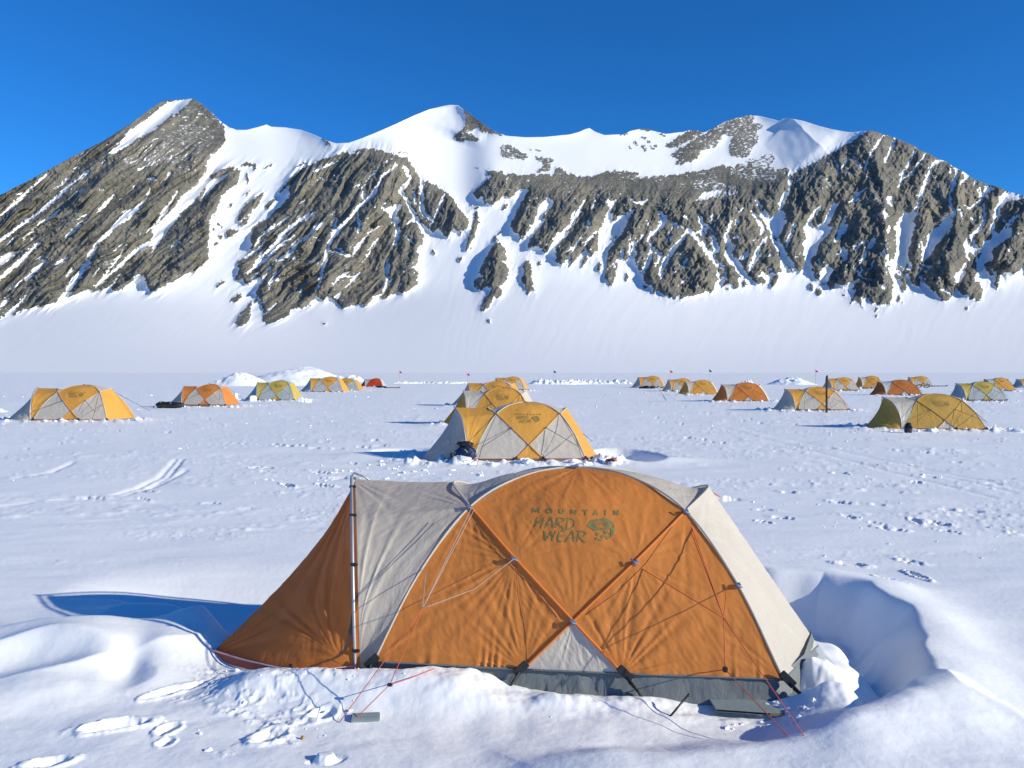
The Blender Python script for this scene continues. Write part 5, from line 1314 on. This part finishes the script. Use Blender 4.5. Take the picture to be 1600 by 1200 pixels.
mb = MB(); mb.tube([Vector(PT['C4_']) + Vector((.25, -.02, -.02)), Vector(PT['C4_']) + Vector((.29, 0, .0)), Vector(PT['C4_']) + Vector((.34, 0, -.03))], .005, 5); mb.build('guy_loop', M['redcord'], near_root)

def surf_line(panel, pts, r, name, mat):
    me = panel.data
    bvh = BVHTree.FromPolygons([v.co.copy() for v in me.vertices], [tuple(p.vertices) for p in me.polygons])
    org = MiN @ Vector((0, 0, CH)); out = []
    P_ = [Vector(p) for p in pts]
    for i in range(len(P_) - 1):
        for k in range(8):
            q = P_[i].lerp(P_[i + 1], k / 8)
            d = (MiN.to_3x3() @ Vector(((q.x - 800) / F, 1, (HY - q.y) / F))).normalized()
            h = bvh.ray_cast(org, d)
            if h[0] is not None: out.append(h[0] - d * .0015)
    if len(out) > 3:
        mb = MB(); mb.tube(out, r, 5); mb.build(name, mat, panel)
sp_ = [c for c in near_root.children if c.name.startswith('side_panel')]
M['seam'] = plain('seam_tape', (0.36, 0.12, 0.03), 0.7)
for p_ in sp_[:2]:
    surf_line(p_, [(744, 818), (772, 858), (815, 900), (850, 938), (874, 968)], .0025, 'seam', M['seam'])
    surf_line(p_, [(1056, 815), (1010, 880), (965, 925), (908, 966)], .0025, 'seam', M['seam'])
    surf_line(p_, [(806, 882), (810, 930), (822, 990), (824, 1040)], .0015, 'seam', M['seam'])
# the other tents
proto, role = build_tent('expedition_tent', 26, 'B', 'gold', 'cream', False)
protoA, roleA = build_tent('expedition_tent', 26, 'A', 'gold', 'cream', False)
def add_lines(root):
    mb = MB()
    def ln(a, b): mb.tube([Vector(a), (Vector(a) + Vector(b)) / 2, Vector(b)], .006, 4)
    c4 = Vector(PT['C4']); n1 = Vector((1.25 * K, -1.55 * K, .45 * K)); ln(c4 + Vector((0, -.03, 0)), n1); ln(Vector(PT['C2']) + Vector((0, -.03, 0)), n1); ln(Vector(PT['aR']) + Vector((0, -.03, 0)), n1); ln(n1, (1.35 * K, -2.0 * K, -.02)); mb.build('guy_line', M['black'], root); mb = MB()
    c3 = Vector(PT['C3']); n2 = Vector((-1.25 * K, -1.55 * K, .45 * K)); ln(c3 + Vector((0, -.03, 0)), n2); ln(Vector(PT['C1']) + Vector((0, -.03, 0)), n2); ln(n2, (-1.4 * K, -2.0 * K, -.02)); mb.build('guy_line', M['black'], root); mb = MB()
    ln(Vector(PT['C4_']), (2.0 * K, 1.4 * K, .3))
    mb.build('guy_line', M['black'], root)
add_lines(proto); add_lines(protoA)
def copy_tree(o, parent=None):
    c = o.copy(); COL.objects.link(c); c.parent = parent
    for ch in [x for x in bpy.data.objects if x.parent == o]:
        copy_tree(ch, c)
    return c
kids = {}
for r_ in (proto, protoA): kids[r_.name] = True
used = {'A': False, 'B': False}
def recolour(root, mp):
    for ch in list(root.children):
        if ch.type == 'MESH':
            cur = ch.data.materials[0]
            if cur in mp and mp[cur] != cur:
                ch.material_slots[0].link = 'OBJECT'; ch.material_slots[0].material = mp[cur]
        recolour(ch, mp)
TROOT = []
protos = {'A': protoA, 'B': proto}
copies = []
for i, (t, (cx, cy, s, sz)) in enumerate(zip(TENTS, POSES)):
    way = t[4]
    if not used[way]:
        o = protos[way]; used[way] = True; o['_p'] = 1
    else:
        o = copy_tree(protos[way])
    TROOT.append((o, t, cx, cy, s, sz))
rng2 = np.random.RandomState(3)
for i, (o, t, cx, cy, s, sz) in enumerate(TROOT):
    if '_p' in o: del o['_p']
    o.location = (cx, cy, hgt(cx, cy - 1.0 * s) - 0.075); o.scale = (s, s, sz)
    o.rotation_euler = (0, 0, math.radians(-4 + rng2.uniform(-3, 3)))
    if i == 0: o.rotation_euler = (0, 0, math.radians(2))
    tag(o, t[7], 'tent', 'dome tents pitched on the snow')
    recolour(o, {M['gold']: M[t[5]], M['cream']: M[t[6]]})
bpy.context.view_layer.update()
# ------------------------------------------------------------------ gear
def put(o, px, py, dz=0.0):
    q = GZ(px, py, 0); o.location = (q.x, q.y, q.z + dz); return q
# backpack at the second tent
r_ = empty('backpack', (0, 0, 0), 0, (.86, .86, .86)); put(r_, 728, 721)
mb = MB(); mb.blob((0, 0, .17), (.26, .19, .19), 3, .3, 14, 1.6); mb.blob((.1, -.05, .13), (.17, .16, .13), 6, .3, 10, 1.6); mb.build('pack_bag', M['navy'], r_)
mb = MB(); mb.blob((-.03, 0, .40), (.21, .16, .07), 6, .3, 12, 2.2); mb.blob((.08, -.06, .36), (.1, .1, .05), 9, .3, 8, 2.2); mb.build('pack_lid', M['blackbag'], r_)
mb = MB()
mb.tube([(.24, -.1, .30), (.29, -.12, .22), (.25, -.14, .14)], .014, 6); mb.tube([(-.02, -.19, .28), (.05, -.21, .2)], .012, 6); mb.build('pack_strap', M['lime'], r_)
mb = MB(); mb.tube([(-.22, -.05, .08), (-.30, -.1, .16), (-.36, -.12, .08), (-.30, -.14, .03), (-.38, -.2, .02)], .022, 6); mb.blob((-.36, -.1, .12), (.05, .04, .06), 2, .3, 8); mb.build('hip_belt', M['blackbag'], r_)
tag(r_, 'dark blue stuffed backpack with a black lid, at the door of the second tent', 'backpack')
# duffel
r_ = empty('duffel_bag', (0, 0, 0)); put(r_, 264, 638)
mb = MB(); mb.blob((-.32, 0, .18), (.42, .22, .19), 4, .14, 14, 1.6); mb.blob((.36, 0, .16), (.48, .22, .17), 8, .14, 14, 1.6); mb.blob((.05, 0, .19), (.4, .2, .17), 5, .14, 12, 1.6); mb.build('duffel_body', M['blackbag'], r_)
mb = MB(); mb.tube([(-.3, -.2, .2), (-.2, -.22, .33), (.1, -.2, .34), (.2, -.2, .2)], .014, 6); mb.tube([(-.74, 0, .1), (-.84, -.05, .12), (-.8, -.08, .04)], .02, 6); mb.build('handle', M['rubber'], r_)
mb = MB(); mb.tube([(-.42, -.15, .34), (-.36, -.17, .31)], .016, 6); mb.tube([(.12, -.2, .30), (.2, -.2, .28)], .014, 6); mb.build('strap_end', M['lime'], r_)
tag(r_, 'long black duffel bag lying on the snow beside the orange and cream tent', 'duffel bag')
# upright ski
r_ = empty('ski', (0, 0, 0)); put(r_, 1291.5, 644)
mb = MB(); vs = []; fs = []; prof = [(0, .055), (.3, .05), (1.0, .045), (1.5, .052), (1.72, .058), (1.80, .045), (1.86, .02)]
for z, w_ in prof:
    y = 0.0 if z < 1.6 else -(z - 1.6) ** 2 * 1.4
    for a, b in ((-w_, -.012), (w_, -.012), (w_, .012), (-w_, .012)): vs.append((a, y + b, z))
for i in range(len(prof) - 1):
    for k in range(4): fs.append((i * 4 + k, i * 4 + (k + 1) % 4, i * 4 + 4 + (k + 1) % 4, i * 4 + 4 + k))
fs += [(3, 2, 1, 0), tuple(len(vs) - 4 + k for k in range(4))]
mb.add(vs, fs, False); mb.build('ski_blade', M['blackbag'], r_)
mb = MB(); mb.box((0, -.03, .82), (.07, .05, .16), None, .01); mb.box((0, -.03, 1.02), (.06, .04, .05), None, .01); mb.build('binding', M['stake'], r_)
tag(r_, 'tall black ski stuck upright in the snow in front of a gold and cream tent', 'ski')
# shovel standing in the snow, leaning
r_ = empty('snow_shovel', (0, 0, 0)); put(r_, 1040.5, 627)
a = Vector((0, 0, .06)); b = Vector((-.5, .1, .98))
mb = MB(); mb.tube([a + (b - a) * .25, b], .02, 8); mb.build('shaft', M['cane'], r_)
mb = MB(); mb.tube([b + Vector((-.09, 0, -.02)), b + Vector((-.02, 0, .08)), b + Vector((.09, 0, .03)), b + Vector((-.0, 0, -.03))], .022, 6); mb.build('grip', M['black'], r_)
mb = MB(); d_ = (b - a).normalized(); Rm = d_.to_track_quat('Z', 'Y').to_matrix(); mb.box(a + d_ * .13, (.24, .03, .34), Rm, .012); mb.box(a + d_ * .34, (.06, .04, .1), Rm, .01); mb.build('blade', M['stake'], r_)
tag(r_, 'shovel with a dark blade stuck slanting in the snow left of the gold tents', 'shovel')
# flags
def flag(px, ytop, ybase, mat, label, fl=1):
    D = CH * F / (ybase - HY); k = D / F
    r_ = empty('marker_flag', Gd(px, D)); r_.location.z = hgt(r_.location.x, D)
    Hh = (ybase - ytop) * k
    mb = MB(); mb.tube([(0, 0, -.1), (.02, 0, Hh * .5), (0, 0, Hh)], max(.018, .35 * k * .3), 6); mb.build('flag_pole', M['cane'], r_)
    mb = MB(); vs = []; fs = []; n_ = 8
    for i in range(n_ + 1):
        u = i / n_; hh = 0.50 * k * 9 * (1 - .75 * u)
        y = .06 * math.sin(u * 5)
        for s2 in (0, 1): vs.append((fl * u * 4.0 * k, y, Hh - s2 * hh - u * 3.4 * k))
    for i in range(n_): fs.append((2 * i, 2 * i + 1, 2 * i + 3, 2 * i + 2))
    mb.add(vs, fs); mb.build('pennant', mat, r_)
    tag(r_, label, 'flag', 'marker flags on thin poles')
flag(624, 579, 602, M['flagred'], 'red flag on a thin pole just right of the red tent')
flag(730, 582, 603, M['flagred'], 'small red flag on a thin pole left of the middle row of tents')
flag(865, 578, 600, M['flagdark'], 'black flag on a thin pole above the rough snow wall')
flag(1047, 578, 600, M['flagred'], 'red flag on a thin pole just right of the gold tent at the snow bank')
flag(1108, 577, 600, M['flagdark'], 'dark flag on a thin pole behind the all gold tent')
flag(1274, 577, 604, M['flagpink'], 'magenta flag on a visible pole beside the lone snow heap')
r_ = empty('marker_post', (0, 0, 0)); put(r_, 939, 600)
mb = MB(); mb.box((0, 0, .3), (.28, .05, .5), None, .02); mb.build('board', M['red'], r_)
mb = MB(); mb.tube([(0, .04, -.1), (0, .04, .5)], .03, 6); mb.build('post', M['cane'], r_)
tag(r_, 'small orange marker board in front of the rough snow wall', 'marker')
# bicycle on its side
r_ = empty('bicycle', (0, 0, 0)); put(r_, 1440, 606); r_.rotation_euler = (math.radians(52), 0, math.radians(8))
def wheel(cx):
    mb = MB(); mb.tube([(cx + .34 * math.cos(a), 0, .36 + .34 * math.sin(a)) for a in np.linspace(0, 2 * math.pi, 29)], .05, 6, cap=False); w_ = mb.build('wheel', M['rubber'], r_)
    mb = MB()
    for k in range(8):
        a = math.pi * k / 4; mb.tube([(cx, 0, .36), (cx + .31 * math.cos(a), 0, .36 + .31 * math.sin(a))], .008, 4)
    mb.build('spokes', M['metal'], w_)
wheel(-.52); wheel(.52)
mb = MB()
for p in [[(-.52, 0, .36), (-.05, 0, .34), (.3, 0, .78), (-.22, 0, .8), (-.05, 0, .34)], [(-.52, 0, .36), (-.22, 0, .8)], [(.3, 0, .78), (.52, 0, .36)]]: mb.tube(p, .028, 6)
mb.build('frame', M['yellow'], r_)
mb = MB(); mb.tube([(.3, 0, .78), (.26, 0, .96)], .02, 6); mb.tube([(.22, -.3, .98), (.26, 0, .96), (.22, .3, .98)], .02, 6); mb.build('handlebar', M['black'], r_)
mb = MB(); mb.blob((-.26, 0, .92), (.14, .07, .03), 2, .1, 8); mb.build('saddle', M['black'], r_)
tag(r_, 'bicycle with fat black tyres lying in front of the far gold tent', 'bicycle')
def gear(px, py, spec, label, cat='gear', name='gear_bag', mat='blackbag'):
    r_ = empty(name, (0, 0, 0)); put(r_, px, py)
    mb = MB()
    for (x, z, rx, rz, sd) in spec: mb.blob((x, 0, z), (rx, rx * .8, rz), sd, .2, 10, 1.8)
    mb.build('bag', M[mat], r_)
    mb = MB(); x, z, rx, rz, sd = spec[0]; mb.tube([(x - rx * .5, -rx * .8, z), (x, -rx * .9, z + rz), (x + rx * .5, -rx * .8, z)], .02, 5); mb.build('strap', M['rubber'], r_)
    tag(r_, label, cat)
gear(1010, 605.5, [(0, .16, .5, .2, 3), (.7, .14, .4, .16, 5), (-.6, .12, .3, .14, 7)], 'dark gear sacks lying in front of the gold tent beside the snow bank')
gear(594, 606, [(0, .13, .5, .16, 4), (.5, .1, .3, .13, 6)], 'dark gear sack at the front of the red tent')
gear(1419.5, 676.5, [(0, .16, .13, .19, 2)], 'black stuff sack standing at the doorway of the tan gold tent', 'sack', 'stuff_sack')
gear(955, 723.5, [(0, .04, .14, .06, 3)], 'small red sack half hidden in the snow hollow right of the gold tent', 'sack', 'stuff_sack', 'trim')
r_ = empty('ski_pair', (0, 0, 0)); put(r_, 611, 607); r_.rotation_euler = (0, 0, -.25)
for dy in (0, .14):
    mb = MB(); mb.tube([(-.9, dy, .1), (0, dy, .12), (.9, dy, .1), (1.1, dy, .2)], .05, 6); mb.build('ski', M['blackbag'], r_)
tag(r_, 'pair of dark skis lying on the snow right of the red tent', 'skis')
r_ = empty('ski_pair', (0, 0, 0)); put(r_, 1468, 604.5)
for dy in (0, .3):
    mb = MB(); mb.tube([(-.9, dy, .1), (0, dy, .12), (.9, dy, .1), (1.1, dy, .2)], .05, 6); mb.build('ski', M['blackbag'], r_)
tag(r_, 'pair of dark skis lying on the snow right of the bicycle', 'skis')

# ---------------------------- close to the near tent
# plank under the right corner
r_ = empty('plywood_board', (0, 0, 0))
P4 = [W(1080, 1070, 5.6), W(1215, 1050, 5.75), W(1272, 1127, 4.88), W(1120, 1112, 4.98)]
zt = hgt(1.55, 5.0) + 0.018
P4 = [Vector((p.x, p.y, zt)) for p in P4]
mb = MB(); th_ = Vector((0, 0, -.014)); mb.add(P4 + [p + th_ for p in P4], [(3, 2, 1, 0), (4, 5, 6, 7), (1, 2, 6, 5), (0, 1, 5, 4), (3, 0, 4, 7)], False); mb.build('board_face', M['wood'], r_)
P4[3] = P4[3].lerp(P4[2], .55)
mb = MB(); mb.add([P4[3] + Vector((0, -.002, 0.0)), P4[2] + Vector((.002, -.002, 0)), P4[2] + th_ + Vector((.002, -.002, 0)), P4[3] + th_ + Vector((0, -.002, 0))], [(3, 2, 1, 0)], False); mb.build('board_edge', M['woodedge'], r_)
tag(r_, 'grey plywood board half buried in snow under the right front corner of the orange tent', 'board')
r_ = empty('snow_anchor', (0, 0, 0))
q = GZ(571, 1086, 0)
mb = MB(); mb.box((q.x, q.y, q.z + .003), (.17, .075, .03), Matrix.Rotation(.12, 3, 'Z') @ Matrix.Rotation(.15, 3, 'X'), .006); mb.build('anchor_board', M['wood'], r_)
tag(r_, 'small dark board sunk flat in the snow below the door pole of the orange tent', 'anchor')
def rod(p, q, r, mat, label, nm='tent_stake', hook=True):
    r_ = empty(nm, (0, 0, 0))
    mb = MB(); mb.tube([p, q], r, 8); mb.build('rod', mat, r_)
    if hook:
        d = (p - q).normalized(); mb = MB(); mb.tube([q + d * .02, q + d * .02 + Vector((.014, 0, .004))], r * .9, 6); mb.build('hook', mat, r_)
    tag(r_, label, 'stake')
rod(GZ(1036, 1122, .04), W(1077, 1084, 4.98), .0062, M['stake'], 'thin black stake leaning in the snow in front of the grey floor edge')
rod(GZ(1262, 1108, .02), W(1286, 1091, 5.06), .0065, M['woodedge'], 'short tan stake in the snow at the right corner of the orange tent')
# crumb of debris
r_ = MB(); q = GZ(473, 1155, 0); r_.blob((q.x, q.y, q.z + .008), (.011, .009, .012), 4, .4, 8, 3); o = r_.build('debris', M['woodedge']); tag(o, 'tiny brown crumb lying alone on the foreground snow', 'debris')
